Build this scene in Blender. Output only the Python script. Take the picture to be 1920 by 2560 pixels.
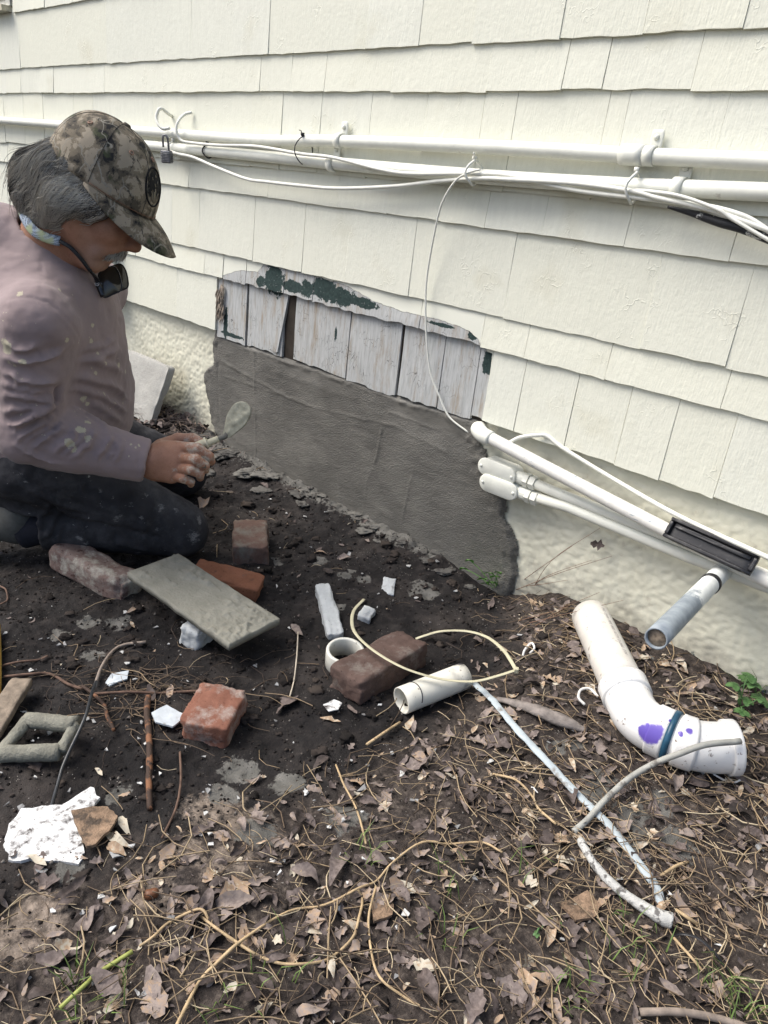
import bpy, bmesh, math, random
import numpy as np
from math import sin, cos, pi, radians, sqrt, atan2
from mathutils import Vector, Matrix
random.seed(7); RNG = np.random.default_rng(7)
sc = bpy.context.scene
COL = sc.collection
for o in list(bpy.data.objects): bpy.data.objects.remove(o)

# ------------------------------------------------------------------ camera
CAM_H, CAM_D, FPX = 1.03, 1.6, 1850.0          # metres above the dug soil / from the wall; focal length in photo pixels
PITCH, ROLL, YAW = radians(24.10), radians(5.575), radians(42.05)
FW = np.array([-sin(YAW)*cos(PITCH), cos(YAW)*cos(PITCH), -sin(PITCH)])
_r0 = np.array([cos(YAW), sin(YAW), 0.]); _u0 = np.cross(_r0, FW)
RT = cos(ROLL)*_r0 + sin(ROLL)*_u0; UP = -sin(ROLL)*_r0 + cos(ROLL)*_u0
CP = np.array([0., -CAM_D, CAM_H])
cd = bpy.data.cameras.new('camera'); cam = bpy.data.objects.new('camera', cd); COL.objects.link(cam)
cd.sensor_fit = 'VERTICAL'; cd.sensor_height = 36.0; cd.lens = 36.0*FPX/2560.0
cd.clip_start = 0.02; cd.clip_end = 400
cam.matrix_world = Matrix(((RT[0], UP[0], -FW[0], CP[0]), (RT[1], UP[1], -FW[1], CP[1]), (RT[2], UP[2], -FW[2], CP[2]), (0, 0, 0, 1)))
sc.camera = cam

# ------------------------------------------------------------------ sky, sun, exposure (bright open shade)
w = bpy.data.worlds.new('World'); sc.world = w; w.use_nodes = True
wn = w.node_tree; bg = wn.nodes['Background']
sky = wn.nodes.new('ShaderNodeTexSky'); sky.sky_type = 'NISHITA'; sky.sun_disc = False
SUN_EL, SUN_AZ = radians(54), radians(232)      # azimuth of the light, clockwise from +Y
sky.sun_elevation = SUN_EL; sky.sun_rotation = SUN_AZ
sky.air_density = 1.0; sky.dust_density = 4.0; sky.ozone_density = 0.6
wn.links.new(sky.outputs[0], bg.inputs[0]); bg.inputs[1].default_value = 0.105
sd = bpy.data.lights.new('sun', 'SUN'); sun = bpy.data.objects.new('sun', sd); COL.objects.link(sun)
sd.energy = 1.75; sd.angle = radians(38); sd.color = (1.0, 0.985, 0.94)
_sv = Vector((sin(SUN_AZ)*cos(SUN_EL), cos(SUN_AZ)*cos(SUN_EL), sin(SUN_EL)))
sun.rotation_euler = _sv.to_track_quat('Z', 'Y').to_euler()
cy_ = sc.cycles; cy_.max_bounces = 6; cy_.diffuse_bounces = 3; cy_.glossy_bounces = 2; cy_.transmission_bounces = 4
vs = sc.view_settings; vs.view_transform = 'Standard'; vs.look = 'None'; vs.gamma = 1.0; vs.exposure = 1.0; vs.use_curve_mapping = False

# ------------------------------------------------------------------ where things stand: photo pixel + a known plane -> metres
def ray(x, y): return (x-960)/FPX*RT - (y-1280)/FPX*UP + FW
def W(x, y, yy=0.):
    d = ray(x, y); return CP + d*((yy+CAM_D)/d[1])
def GZ(x, y, z=0.):
    d = ray(x, y); return CP + d*((z-CAM_H)/d[2])
def AT(x, y, dep): return CP + ray(x, y)*dep
def sst(a, b, x):
    t = np.clip((np.asarray(x, float)-a)/(b-a), 0, 1); return t*t*(3-2*t)

# ------------------------------------------------------------------ numpy value noise
def _hash(ix, iy, iz, seed):
    n = (ix.astype(np.int64)*374761393 + iy.astype(np.int64)*668265263 + iz.astype(np.int64)*2147483647 + seed*974711) & 0xffffffff
    n = ((n ^ (n >> 13))*1274126177) & 0xffffffff
    n = ((n ^ (n >> 15))*2246822519) & 0xffffffff
    return ((n ^ (n >> 16)) & 0xffffff)/float(0xffffff)*2-1
def vnoise(p, s=1., seed=0):
    q = np.asarray(p, float)*s; i = np.floor(q).astype(np.int64); f = q-i; f = f*f*f*(f*(f*6-15)+10)
    r = 0
    for dx in (0, 1):
        wx = f[..., 0] if dx else 1-f[..., 0]
        for dy in (0, 1):
            wy = f[..., 1] if dy else 1-f[..., 1]
            for dz in (0, 1):
                wz = f[..., 2] if dz else 1-f[..., 2]
                r = r + wx*wy*wz*_hash(i[..., 0]+dx, i[..., 1]+dy, i[..., 2]+dz, seed)
    return r
def fbm(p, s=1., oct=4, seed=0, gain=.5):
    a, r, t = 1., 0, 0.
    for k in range(oct):
        r = r + a*vnoise(p, s*(2.03**k), seed+k*17); t += a; a *= gain
    return r/t

# ------------------------------------------------------------------ mesh helpers
def mk(name, V, F, mat=None, parent=None, smooth=True, loc=None):
    me = bpy.data.meshes.new(name)
    V = np.asarray(V, float)
    if loc is not None: V = V-np.asarray(loc, float)
    if isinstance(F, np.ndarray) and F.ndim == 2:
        k = F.shape[1]; nf = len(F)
        me.vertices.add(len(V)); me.vertices.foreach_set('co', V.astype(np.float32).ravel())
        me.loops.add(nf*k); me.loops.foreach_set('vertex_index', F.astype(np.int32).ravel())
        me.polygons.add(nf); me.polygons.foreach_set('loop_start', np.arange(0, nf*k, k, dtype=np.int32))
        me.update(calc_edges=True)
    else:
        me.from_pydata([tuple(v) for v in V], [], [tuple(int(i) for i in f) for f in F])
    if smooth: me.polygons.foreach_set('use_smooth', np.ones(len(me.polygons), bool))
    if mat is not None: me.materials.append(mat)
    me.validate(); me.update()
    o = bpy.data.objects.new(name, me); COL.objects.link(o)
    if loc is not None: o.location = tuple(loc)
    if parent is not None:
        o.parent = parent
        q = parent; L = Vector((0, 0, 0))
        while q is not None: L += Vector(q.location); q = q.parent
        o.location = Vector(o.location)-L
    return o
def attr(o, name, vals):
    a = o.data.attributes.new(name, 'FLOAT', 'POINT'); a.data.foreach_set('value', np.asarray(vals, np.float32).ravel())
def empty(name, loc=(0, 0, 0)):
    o = bpy.data.objects.new(name, None); COL.objects.link(o); o.location = tuple(loc); o.empty_display_size = .05
    return o
def tag(o, label=None, cat=None, group=None, kind=None):
    if label: o['label'] = label
    if cat: o['category'] = cat
    if group: o['group'] = group
    if kind: o['kind'] = kind
    return o
class MB:
    def __init__(s): s.v = []; s.f = []; s.n = 0
    def add(s, V, F):
        V = np.asarray(V, float); s.v.append(V); s.f += [tuple(int(i)+s.n for i in f) for f in F]; s.n += len(V); return s
    def build(s, name, mat, parent=None, smooth=True, loc=None): return mk(name, np.concatenate(s.v), s.f, mat, parent, smooth, loc)
def crom(P, n=8):
    P = np.asarray(P, float)
    if len(P) < 3: t = np.linspace(0, 1, n+1)[:, None]; return P[0]*(1-t)+P[1]*t
    Q = np.vstack([2*P[0]-P[1], P, 2*P[-1]-P[-2]]); out = []
    for i in range(1, len(Q)-2):
        for k in range(n):
            t = k/n; a, b, c, d = Q[i-1], Q[i], Q[i+1], Q[i+2]
            out.append(.5*((2*b)+(c-a)*t+(2*a-5*b+4*c-d)*t*t+(3*b-a-3*c+d)*t**3))
    out.append(P[-1]); return np.array(out)
def tube(path, r, n=10, cap=True, inner=None, sx=1., up=None):
    """tube along a path; r a number or a list; inner = wall thickness for an open pipe; sx flattens it"""
    P = np.asarray(path, float); m = len(P); r = np.ones(m)*r if np.isscalar(r) else np.interp(np.linspace(0, 1, m), np.linspace(0, 1, len(r)), r)
    T = np.gradient(P, axis=0); T /= np.linalg.norm(T, axis=1)[:, None]+1e-12
    a = np.array(up, float) if up is not None else (np.array([0, 0, 1.]) if abs(T[0][2]) < .9 else np.array([1., 0, 0]))
    V = []
    for i in range(m):
        b = np.cross(T[i], a); b /= np.linalg.norm(b)+1e-12; a = np.cross(b, T[i])
        for k in range(n):
            t = 2*pi*k/n; V.append(P[i]+r[i]*(cos(t)*b+sx*sin(t)*a))
    F = [(i*n+k, i*n+(k+1) % n, (i+1)*n+(k+1) % n, (i+1)*n+k) for i in range(m-1) for k in range(n)]
    V = np.array(V)
    if inner:
        V2, F2 = tube(P, r-inner, n, False, None, sx, up); o = len(V); V = np.vstack([V, V2]); F += [tuple(reversed([i+o for i in f])) for f in F2]
        for base in (0, (m-1)*n):
            for k in range(n):
                q = (base+k, base+(k+1) % n, o+base+(k+1) % n, o+base+k); F.append(q if base else q[::-1])
    elif cap:
        F += [tuple(range(n))[::-1], tuple((m-1)*n+k for k in range(n))]
    return V, F
def lathe(prof, n=24, M=None):
    V = [(r*cos(2*pi*k/n), r*sin(2*pi*k/n), z) for r, z in prof for k in range(n)]
    F = [(i*n+k, i*n+(k+1) % n, (i+1)*n+(k+1) % n, (i+1)*n+k) for i in range(len(prof)-1) for k in range(n)]
    V = np.array(V)
    if M is not None: V = V@np.array(M)[:3, :3].T+np.array(M)[:3, 3]
    return V, F
def gridmesh(nx, ny):
    i, j = np.meshgrid(np.arange(nx-1), np.arange(ny-1), indexing='ij'); a = (i*ny+j).ravel()
    return np.stack([a, a+ny, a+ny+1, a+1], 1)
def cubesphere(n):
    """cube grid surface in [-1,1]^3 as verts + quads (welded)"""
    idx = {}; V = []; F = []
    def vid(p):
        if p not in idx: idx[p] = len(V); V.append([2*c/n-1 for c in p])
        return idx[p]
    for ax in range(3):
        b, c = (ax+1) % 3, (ax+2) % 3
        for s in (0, n):
            for i in range(n):
                for j in range(n):
                    q = []
                    for di, dj in ((0, 0), (1, 0), (1, 1), (0, 1)):
                        p = [0, 0, 0]; p[ax] = s; p[b] = i+di; p[c] = j+dj; q.append(vid(tuple(p)))
                    F.append(tuple(q) if s else tuple(q[::-1]))
    return np.array(V), F
_CS = {}
def chunk(size, rnd=.12, amp=.004, nscale=30, n=14, seed=1, amp2=.0012, taper=None, shear=None):
    """a worn block: rounded box with noise; size = full lengths"""
    if n not in _CS: _CS[n] = cubesphere(n)
    C, F = _CS[n]; h = np.asarray(size, float)/2
    r = rnd*h.min()*2
    P = C*h; Q = np.clip(P, -(h-r), h-r); d = P-Q; L = np.linalg.norm(d, axis=1)[:, None]
    D = np.where(L > 1e-9, d/np.maximum(L, 1e-9), 0); P = Q+D*np.minimum(L, r)
    N = C/np.linalg.norm(C, axis=1)[:, None]
    off = seed*3.7; so = np.sort(np.abs(C), axis=1)[:, 1]; P = P-N*((so**5)*np.maximum(0, fbm(P+off, nscale*1.6, 3, seed+31)+.05)*amp*2.6)[:, None]
    P = P+N*(fbm(P+off, nscale, 3, seed)*amp+fbm(P+off, nscale*5, 2, seed+5)*amp2)[:, None]
    if taper is not None: P[:, :2] *= (1+taper*P[:, 2:3]/h[2])
    if shear is not None: P[:, 0] += shear*P[:, 2]
    return P, F
def rotz(a): return np.array([[cos(a), -sin(a), 0], [sin(a), cos(a), 0], [0, 0, 1.]])
def rot(axis, a): return np.array(Matrix.Rotation(a, 3, Vector(axis)))
def box(c, s):
    c = np.asarray(c, float); s = np.asarray(s, float)/2
    V = [c+s*np.array(k) for k in ((-1, -1, -1), (1, -1, -1), (1, 1, -1), (-1, 1, -1), (-1, -1, 1), (1, -1, 1), (1, 1, 1), (-1, 1, 1))]
    return np.array(V), [(0, 3, 2, 1), (4, 5, 6, 7), (0, 1, 5, 4), (1, 2, 6, 5), (2, 3, 7, 6), (3, 0, 4, 7)]

# ------------------------------------------------------------------ materials
class NB:
    def __init__(s, name, rough=.8, spec=.3):
        s.m = bpy.data.materials.new(name); s.m.use_nodes = True; s.t = s.m.node_tree; s.b = s.t.nodes['Principled BSDF']
        s.b.inputs['Roughness'].default_value = rough; s.b.inputs['Specular IOR Level'].default_value = spec
    def n(s, ty, inp=None, **kw):
        nd = s.t.nodes.new('ShaderNode'+ty)
        for k, v in kw.items(): setattr(nd, k, v)
        for k, v in (inp or {}).items(): s.put(nd.inputs[k], v)
        return nd
    def put(s, sock, v):
        if isinstance(v, bpy.types.NodeSocket): s.t.links.new(v, sock)
        elif isinstance(v, (tuple, list)) and sock.type == 'RGBA' and len(v) == 3: sock.default_value = (*v, 1)
        else: sock.default_value = v
    def pos(s): return s.n('NewGeometry').outputs['Position']
    def obj(s): return s.n('TexCoord').outputs['Object']
    def gen(s): return s.n('TexCoord').outputs['Generated']
    def rnd(s): return s.n('ObjectInfo').outputs['Random']
    def scale(s, v, k): return s.n('VectorMath', {0: v, 1: k}, operation='MULTIPLY').outputs[0]
    def noise(s, v, sc=5, det=4, ro=.55, dist=0):
        return s.n('TexNoise', {'Vector': v, 'Scale': sc, 'Detail': det, 'Roughness': ro, 'Distortion': dist}).outputs['Fac']
    def vor(s, v, sc=20, out='Distance', feat='F1'): return s.n('TexVoronoi', {'Vector': v, 'Scale': sc}, feature=feat).outputs[out]
    def ramp(s, f, *st):
        nd = s.n('ValToRGB', {0: f}); e = nd.color_ramp.elements
        while len(e) < len(st): e.new(.5)
        for q, (p, c) in zip(e, st): q.position = p; q.color = (*((c,)*3 if np.isscalar(c) else c), 1)
        return nd.outputs[0]
    def rng(s, f, a, b, c=0., d=1.): return s.n('MapRange', {0: f, 1: a, 2: b, 3: c, 4: d}).outputs[0]
    def mix(s, f, a, b, mode='MIX'):
        nd = s.n('Mix', data_type='RGBA', blend_type=mode); s.put(nd.inputs[0], f); s.put(nd.inputs[6], a); s.put(nd.inputs[7], b); return nd.outputs[2]
    def ma(s, op, a, b=0., clamp=False):
        nd = s.n('Math', {0: a, 1: b}, operation=op); nd.use_clamp = clamp; return nd.outputs[0]
    def at(s, name): return s.n('Attribute', attribute_name=name).outputs['Fac']
    def col(s, v): s.put(s.b.inputs['Base Color'], v); return s
    def ro(s, v): s.put(s.b.inputs['Roughness'], v); return s
    def bump(s, h, st=.5, d=.002):
        prev = s.b.inputs['Normal'].links[0].from_socket if s.b.inputs['Normal'].links else None
        nd = s.n('Bump', {'Height': h, 'Strength': st, 'Distance': d})
        if prev: s.put(nd.inputs['Normal'], prev)
        s.t.links.new(nd.outputs[0], s.b.inputs['Normal']); return s
def simple(name, c, rough=.6, var=.25, sc=40, bump=.3, d=.001, dirt=None, dsc=12, dth=(.55, .62), spec=.3):
    b = NB(name, rough, spec); p = b.pos(); f = b.noise(p, sc, 5)
    c = np.array(c); cc = b.ramp(f, (.3, tuple(c*(1-var))), (.7, tuple(np.minimum(c*(1+var), .95))))
    if dirt is not None: cc = b.mix(b.rng(b.noise(p, dsc, 6, .65), *dth), cc, dirt)
    b.col(cc)
    if bump: b.bump(b.noise(p, sc*4, 4), bump, d)
    return b.m
# ================================================================== terrain
def polysd(x, y, P):
    """signed distance to a polygon, negative inside"""
    x = np.asarray(x, float); y = np.asarray(y, float); d = np.full(x.shape, 1e9); ins = np.zeros(x.shape, bool)
    for i in range(len(P)):
        ax, ay = P[i]; bx, by = P[(i+1) % len(P)]
        ex, ey = bx-ax, by-ay; wx, wy = x-ax, y-ay
        t = np.clip((wx*ex+wy*ey)/(ex*ex+ey*ey+1e-12), 0, 1)
        d = np.minimum(d, (wx-ex*t)**2+(wy-ey*t)**2)
        c = ((ay <= y) & (by > y)) | ((by <= y) & (ay > y))
        xi = ax+(y-ay)/((by-ay) if abs(by-ay) > 1e-12 else 1e-12)*ex
        ins ^= c & (x < xi)
    return np.where(ins, -1, 1)*np.sqrt(d)
def polyd(x, y, P):
    d = np.full(np.shape(x), 1e9)
    for i in range(len(P)-1):
        ax, ay = P[i]; bx, by = P[i+1]; ex, ey = bx-ax, by-ay
        t = np.clip(((x-ax)*ex+(y-ay)*ey)/(ex*ex+ey*ey+1e-12), 0, 1)
        d = np.minimum(d, np.hypot(x-ax-ex*t, y-ay-ey*t))
    return d
DIG = [tuple(GZ(a, b, .03)[:2]) for a, b in ((1300, 1440), (1265, 1560), (1215, 1690), (1120, 1790), (900, 1900), (600, 1960), (300, 2000), (0, 2050))]
DIG = [(-1.0, .3)]+DIG+[(-2.2, -1.9), (-3.2, -1.9), (-3.2, .3)]
def terr0(x, y):
    s = polysd(x, y, DIG)
    out = sst(-.06, .14, s)
    z = out*(.03+.045*sst(-1.1, -.8, x)*sst(-.75, -.2, y))
    z = z + .055*np.exp(-((x+2.75)/.36)**2-((y+.05)/.2)**2)
    hp = np.exp(-np.maximum(0, -y-.02)**2/.075**2)*sst(-2.62, -2.45, x)*(1-sst(-1.25, -1.0, x))
    return z+.028*hp, s, out, hp
def terrain(x, y, fine=True):
    x = np.asarray(x, float); y = np.asarray(y, float)
    z, s, out, hp = terr0(x, y)
    p = np.stack([x, y, np.zeros_like(x)], -1)
    z = z+.010*fbm(p, 3.3, 3, 3)+.007*fbm(p, 13, 3, 9)
    if fine:
        r = fbm(p, 38, 3, 21); rr = 1-np.abs(fbm(p+3, 26, 3, 33))*2
        z = z+(.0045*r+.0045*rr*(1-.4*out))
        z = z+hp*(.010*np.maximum(0, fbm(p, 24, 3, 41)+.1)*2.2)
    return z
_tx, _ty = np.arange(-3.4, 1.0, .012), np.arange(-2.4, .3, .012)
_TG = terrain(*np.meshgrid(_tx, _ty, indexing='ij'), False)
def TZ(x, y):
    u = min(max((x+3.4)/.012, 0), len(_tx)-1.001); v = min(max((y+2.4)/.012, 0), len(_ty)-1.001); i, j = int(u), int(v); a, b = u-i, v-j
    return float((_TG[i, j]*(1-b)+_TG[i, j+1]*b)*(1-a)+(_TG[i+1, j]*(1-b)+_TG[i+1, j+1]*b)*a)
def G(px, py, dz=0.):
    z = 0.
    for _ in range(7):
        p = GZ(px, py, z+dz); z = TZ(p[0], p[1])
    p[2] = z+dz; return p

def spaced(lo, hi, step, far0, far1, k=1.35):
    a = list(np.arange(lo, hi+step/2, step)); s = step
    while a[-1] < far1: s *= k; a.append(a[-1]+s)
    b = []; s = step; q = lo
    while q > far0: s *= k; q -= s; b.append(q)
    return np.array(b[::-1]+a)
gx = spaced(-2.95, .5, .005, -60, 60); gy = spaced(-1.72, .03, .005, -60, 6)
X, Y = np.meshgrid(gx, gy, indexing='ij')
Z = np.zeros_like(X); fx = (X > -3.4) & (X < .9) & (Y > -2.2) & (Y < .2)
Z[fx] = terrain(X[fx], Y[fx]); Z[~fx] = .03
Z[Y > .02] -= .05
gb = NB('soil', .92, .25); gp_ = gb.pos()
nf = gb.noise(gp_, 16, 8, .68); ng = gb.noise(gp_, 75, 6, .7)
soil = gb.ramp(nf, (.3, (.0055, .005, .0052)), (.52, (.0135, .0117, .0117)), (.75, (.040, .034, .031)))
soil = gb.mix(gb.rng(gb.noise(gp_, 5, 5, .6), .5, .68), soil, (.038, .032, .029))
soil = gb.mix(gb.rng(ng, .64, .74), soil, (.075, .065, .058))
lit = gb.ramp(gb.noise(gp_, 60, 6, .75), (.3, (.013, .0105, .0095)), (.5, (.04, .032, .028)), (.64, (.10, .082, .069)), (.80, (.24, .20, .165)))
lm = gb.rng(gb.ma('ADD', gb.at('litter'), gb.ma('MULTIPLY', gb.ma('SUBTRACT', nf, .5), .9)), .35, .75)
c = gb.mix(lm, soil, lit)
sa = gb.rng(gb.ma('ADD', gb.at('sand'), gb.ma('MULTIPLY', gb.ma('SUBTRACT', gb.noise(gp_, 45, 7, .75), .5), 1.9)), .55, .95)
c = gb.mix(sa, c, gb.ramp(ng, (.3, (.12, .095, .075)), (.7, (.30, .245, .20))))
mo = gb.rng(gb.ma('ADD', gb.at('mortar'), gb.ma('MULTIPLY', gb.ma('SUBTRACT', gb.noise(gp_, 42, 7, .72), .5), 1.5)), .56, .66)
c = gb.mix(mo, c, gb.ramp(gb.noise(gp_, 30, 6), (.3, (.075, .073, .066)), (.7, (.155, .15, .138))))
wf = gb.ma('MULTIPLY', gb.rng(gb.vor(gp_, 160), .16, .10), gb.rng(gb.noise(gp_, 23, 3), .55, .64))
c = gb.mix(wf, c, (.45, .42, .38))
gb.col(c).ro(gb.rng(gb.noise(gp_, 9, 3), .35, .6, .75, .98))
gb.bump(gb.noise(gp_, 190, 3, .7), .8, .004)
SOIL = gb.m
V = np.stack([X, Y, Z], -1).reshape(-1, 3)
ground = mk('ground', V, gridmesh(len(gx), len(gy))[:, ::-1][:, [0, 1, 2, 3]], SOIL)
# make sure the sheet faces up
if ground.data.polygons[0].normal.z < 0: ground.data.flip_normals()
tag(ground, kind='structure')
_, S_, OUT_, HP_ = terr0(X.ravel(), Y.ravel())
xf, yf = X.ravel(), Y.ravel()
LITTER_P = [tuple(GZ(a, b, .03)[:2]) for a, b in ((0, 2420), (330, 2190), (600, 2110), (880, 2010), (1080, 1850), (1230, 1760), (1330, 1640), (1330, 1560), (1300, 1450))]
LITTER_P = LITTER_P+[(-.9, .3), (6, .3), (6, -8), (-6, -8), LITTER_P[0]]
LSD = polysd(xf, yf, LITTER_P)
attr(ground, 'litter', 1-sst(-.12, .22, LSD))
def blobs(lst, x, y, z=.02):
    m = np.zeros_like(x)
    for px, py, rw in lst:
        c = G(px, py); m = np.maximum(m, 1.2*np.exp(-((x-c[0])**2+(y-c[1])**2)/(rw*rw)))
    return np.minimum(m, 1)
near = fx.ravel()
mo_ = np.zeros_like(xf)
mo_[near] = np.maximum(HP_[near]*.76, blobs([(800, 1405, .035), (690, 1400, .02), (640, 1330, .03), (860, 1440, .03), (910, 1450, .03), (880, 1430, .02), (1060, 1480, .06), (845, 1520, .025), (1500, 1960, .04), (1470, 2000, .03),
    (1580, 2040, .05), (1650, 2010, .04), (1690, 2110, .05), (1430, 1860, .03), (720, 1960, .045), (860, 2040, .05), (640, 2080, .05), (560, 1990, .04), (300, 1560, .04), (220, 1560, .035), (700, 1410, .02), (660, 1530, .012),
    (1390, 1870, .03), (1560, 2120, .04), (300, 1990, .03), (1620, 1640, .02), (600, 1930, .05), (170, 2180, .03), (230, 1640, .035), (150, 1590, .03)], xf[near], yf[near])*.8)
attr(ground, 'mortar', mo_)
sa_ = np.zeros_like(xf)
sa_[near] = blobs([(530, 2020, .07), (470, 2130, .05), (90, 2280, .06), (100, 2330, .05), (560, 2150, .06), (620, 2060, .06), (370, 2230, .05), (40, 2360, .05)], xf[near], yf[near])*.85
attr(ground, 'sand', sa_)

# ================================================================== the house: foundation, shingles, patch
house = empty('house', (0, 0, 0)); tag(house, 'cream painted shingle house wall with stucco foundation and grey mortar repair', 'house')
CZ = [.471, .660, .743, .945, 1.030, 1.240, 1.338, 1.548, 1.64, 1.85, 1.94, 2.15, 2.24]
def paint(name, base, warm):
    b = NB(name, .62, .3); p = b.pos(); r = b.rnd()
    g = b.noise(b.scale(p, (9, 9, 1.6)), 9, 2, .6)
    c = b.mix(b.rng(g, .3, .75), base, tuple(np.array(base)*.93))
    c = b.mix(b.rng(r, 0, 1, 0, .5), c, warm)
    st = b.rng(b.noise(p, 4.5, 3, .65), .58, .78, 0, .5)
    c = b.mix(st, c, tuple(np.array(base)*(.80, .76, .66)))
    ck = b.ma('MULTIPLY', b.rng(b.noise(b.scale(p, (60, 60, 7)), 2.2, 4, .7), .735, .765), b.rng(b.noise(p, 3.1, 2), .42, .56))
    c = b.mix(b.ma('MULTIPLY', ck, .5), c, (.26, .25, .22))
    b.col(c)
    fl = b.n('TexVoronoi', {'Vector': b.n('VectorMath', {0: b.scale(p, (1, 1, .45)), 1: b.n('VectorMath', {0: b.n('TexNoise', {'Vector': p, 'Scale': 30., 'Detail': 2.}).outputs['Color'], 1: (.07, .07, .07)}, operation='MULTIPLY').outputs[0]}, operation='ADD').outputs[0], 'Scale': 24}, feature='DISTANCE_TO_EDGE').outputs[0]
    flm = b.ma('MULTIPLY', b.rng(fl, .035, .0), b.rng(b.noise(p, 9, 2), .56, .68))
    h = b.ma('ADD', b.ma('MULTIPLY', b.noise(b.scale(p, (40, 40, 6)), 6, 2, .6), .55), b.ma('MULTIPLY', flm, .42))
    h = b.ma('ADD', h, b.ma('MULTIPLY', b.noise(p, 70, 2, .6), .5)); h = b.ma('SUBTRACT', h, b.ma('MULTIPLY', ck, .7))
    b.bump(h, .55, .003)
    return b.m
CREAM = paint('cream_paint', (.735, .74, .645), (.74, .733, .60))
# --- foundation stucco
fxs = np.concatenate([np.arange(-4.7, -3.15, .02), np.arange(-3.15, .1, .0055), np.arange(.1, 1.6, .02)])
fzs = np.arange(-.2, .495, .0055)
XX, ZZ = np.meshgrid(fxs, fzs, indexing='ij'); P3 = np.stack([XX, np.zeros_like(XX), ZZ], -1)
YY = -.0018*(1-np.abs(fbm(P3*(1, 1, 1.4), 52, 2, 5))*2.4)-.0016*fbm(P3*(1, 1, 1.3), 95, 2, 8)-.003*fbm(P3, 5, 2, 4)
sb = NB('stucco_paint', .75, .25); p = sb.pos()
cc = sb.mix(sb.rng(sb.noise(p, 6, 6, .6), .45, .7), (.70, .685, .56), (.63, .61, .49))
cc = sb.mix(sb.rng(sb.noise(p, 22, 6, .7), .6, .75), cc, (.5, .46, .37))
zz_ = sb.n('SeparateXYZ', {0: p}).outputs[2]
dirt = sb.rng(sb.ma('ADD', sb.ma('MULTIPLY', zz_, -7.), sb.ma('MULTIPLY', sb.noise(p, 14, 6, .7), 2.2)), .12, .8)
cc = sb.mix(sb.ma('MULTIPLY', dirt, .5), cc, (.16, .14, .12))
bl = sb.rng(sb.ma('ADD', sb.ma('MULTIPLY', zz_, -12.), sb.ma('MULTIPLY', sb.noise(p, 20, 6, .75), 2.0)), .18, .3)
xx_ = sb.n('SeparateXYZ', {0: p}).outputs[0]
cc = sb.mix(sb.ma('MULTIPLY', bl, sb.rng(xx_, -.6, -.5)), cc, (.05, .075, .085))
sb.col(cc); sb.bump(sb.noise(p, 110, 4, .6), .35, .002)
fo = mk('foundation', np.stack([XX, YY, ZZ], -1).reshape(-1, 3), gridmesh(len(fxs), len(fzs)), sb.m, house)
if fo.data.polygons[0].normal.y > 0: fo.data.flip_normals()
bm = MB(); bm.add(*box((-1.55, .16, 1.0), (6.3, .30, 2.6))); bm.build('wall_core', CREAM, house, False)

S_Y = -.026
def shingle(x0, x1, zb, zt, mat, name='shingle', yb=S_Y, yt=-.0175, th=.011, nx=None, nz=1, wob=.0016, parent=house, seed=0, skew=0., facey=None):
    nx = nx or max(3, int((x1-x0)/.03)); xs = np.linspace(x0, x1, nx+1); ts = np.linspace(0, 1, nz+1)
    xs2, t2 = np.meshgrid(xs, ts, indexing='ij')
    bz = zb+wob*vnoise(np.stack([xs*23, xs*0+seed, xs*0+zb*50], -1), 1.7, 3)*1.4+wob*.8*vnoise(np.stack([xs*3, xs*0+seed*3, xs*0], -1), 1., 4)
    z2 = bz[:, None]*(1-t2)+zt*t2
    y2 = yb*(1-t2)+yt*t2+.0012*vnoise(np.stack([xs2*5, t2*2+seed, xs2*0], -1), 1.)
    F0 = np.stack([xs2+skew*(t2-.5), y2, z2], -1).reshape(-1, 3)
    if facey is not None: F0[:, 1] += facey(F0)
    n1 = nz+1; Bk = F0.copy(); Bk[:, 1] = np.minimum(F0[:, 1]+th, -.0045 if th < .02 else 1)
    F = [tuple(q) for q in gridmesh(nx+1, n1)]; N = len(F0)
    for i in range(nx): F.append((i*n1, N+i*n1, N+(i+1)*n1, (i+1)*n1)[::-1])
    for j in range(nz):
        F.append((j, j+1, N+j+1, N+j)[::-1]); e = nx*n1; F.append((e+j, e+j+1, N+e+j+1, N+e+j))
    o = mk(name, np.vstack([F0, Bk]), F, mat, parent, False)
    o.data.flip_normals() if o.data.polygons[0].normal.y > 0 else None
    return o
JP = {0: [(311, 746), (442, 793), (539, 828), (1205, 1052), (1284, 1080), (1409, 1123), (1535, 1163), (1646, 1200), (1782, 1244)],
      1: [(339, 638), (510, 685), (1200, 868), (1309, 897), (1511, 948), (1800, 1022)],
      2: [(497, 622), (632, 655), (754, 682), (862, 707), (1020, 740), (1257, 792), (1600, 868), (1814, 915)],
      3: [(669, 495), (841, 519), (966, 536), (1103, 555), (1211, 570), (1353, 590), (1560, 613), (1824, 643)],
      4: [(189, 370), (236, 374), (383, 388), (624, 413), (698, 420), (792, 432), (912, 444), (1044, 457), (1180, 471), (1257, 480), (1473, 501), (1519, 505), (1751, 525)],
      5: [(135, 232), (262, 232), (422, 231), (648, 231), (725, 230), (810, 229), (976, 228), (1215, 226), (1403, 225), (1504, 224)],
      6: [(51, 164), (268, 156), (477, 142), (581, 137), (671, 135), (913, 123), (1047, 116), (1180, 110), (1400, 93), (1608, 79), (1858, 70)]}
OLD_X0, OLD_X1 = W(541, 828, S_Y)[0], W(1203, 1050, S_Y)[0]
OLD2_X0, OLD2_X1 = W(556, 696, S_Y)[0], W(1200, 868, S_Y)[0]
rs = random.Random(3)
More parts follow.
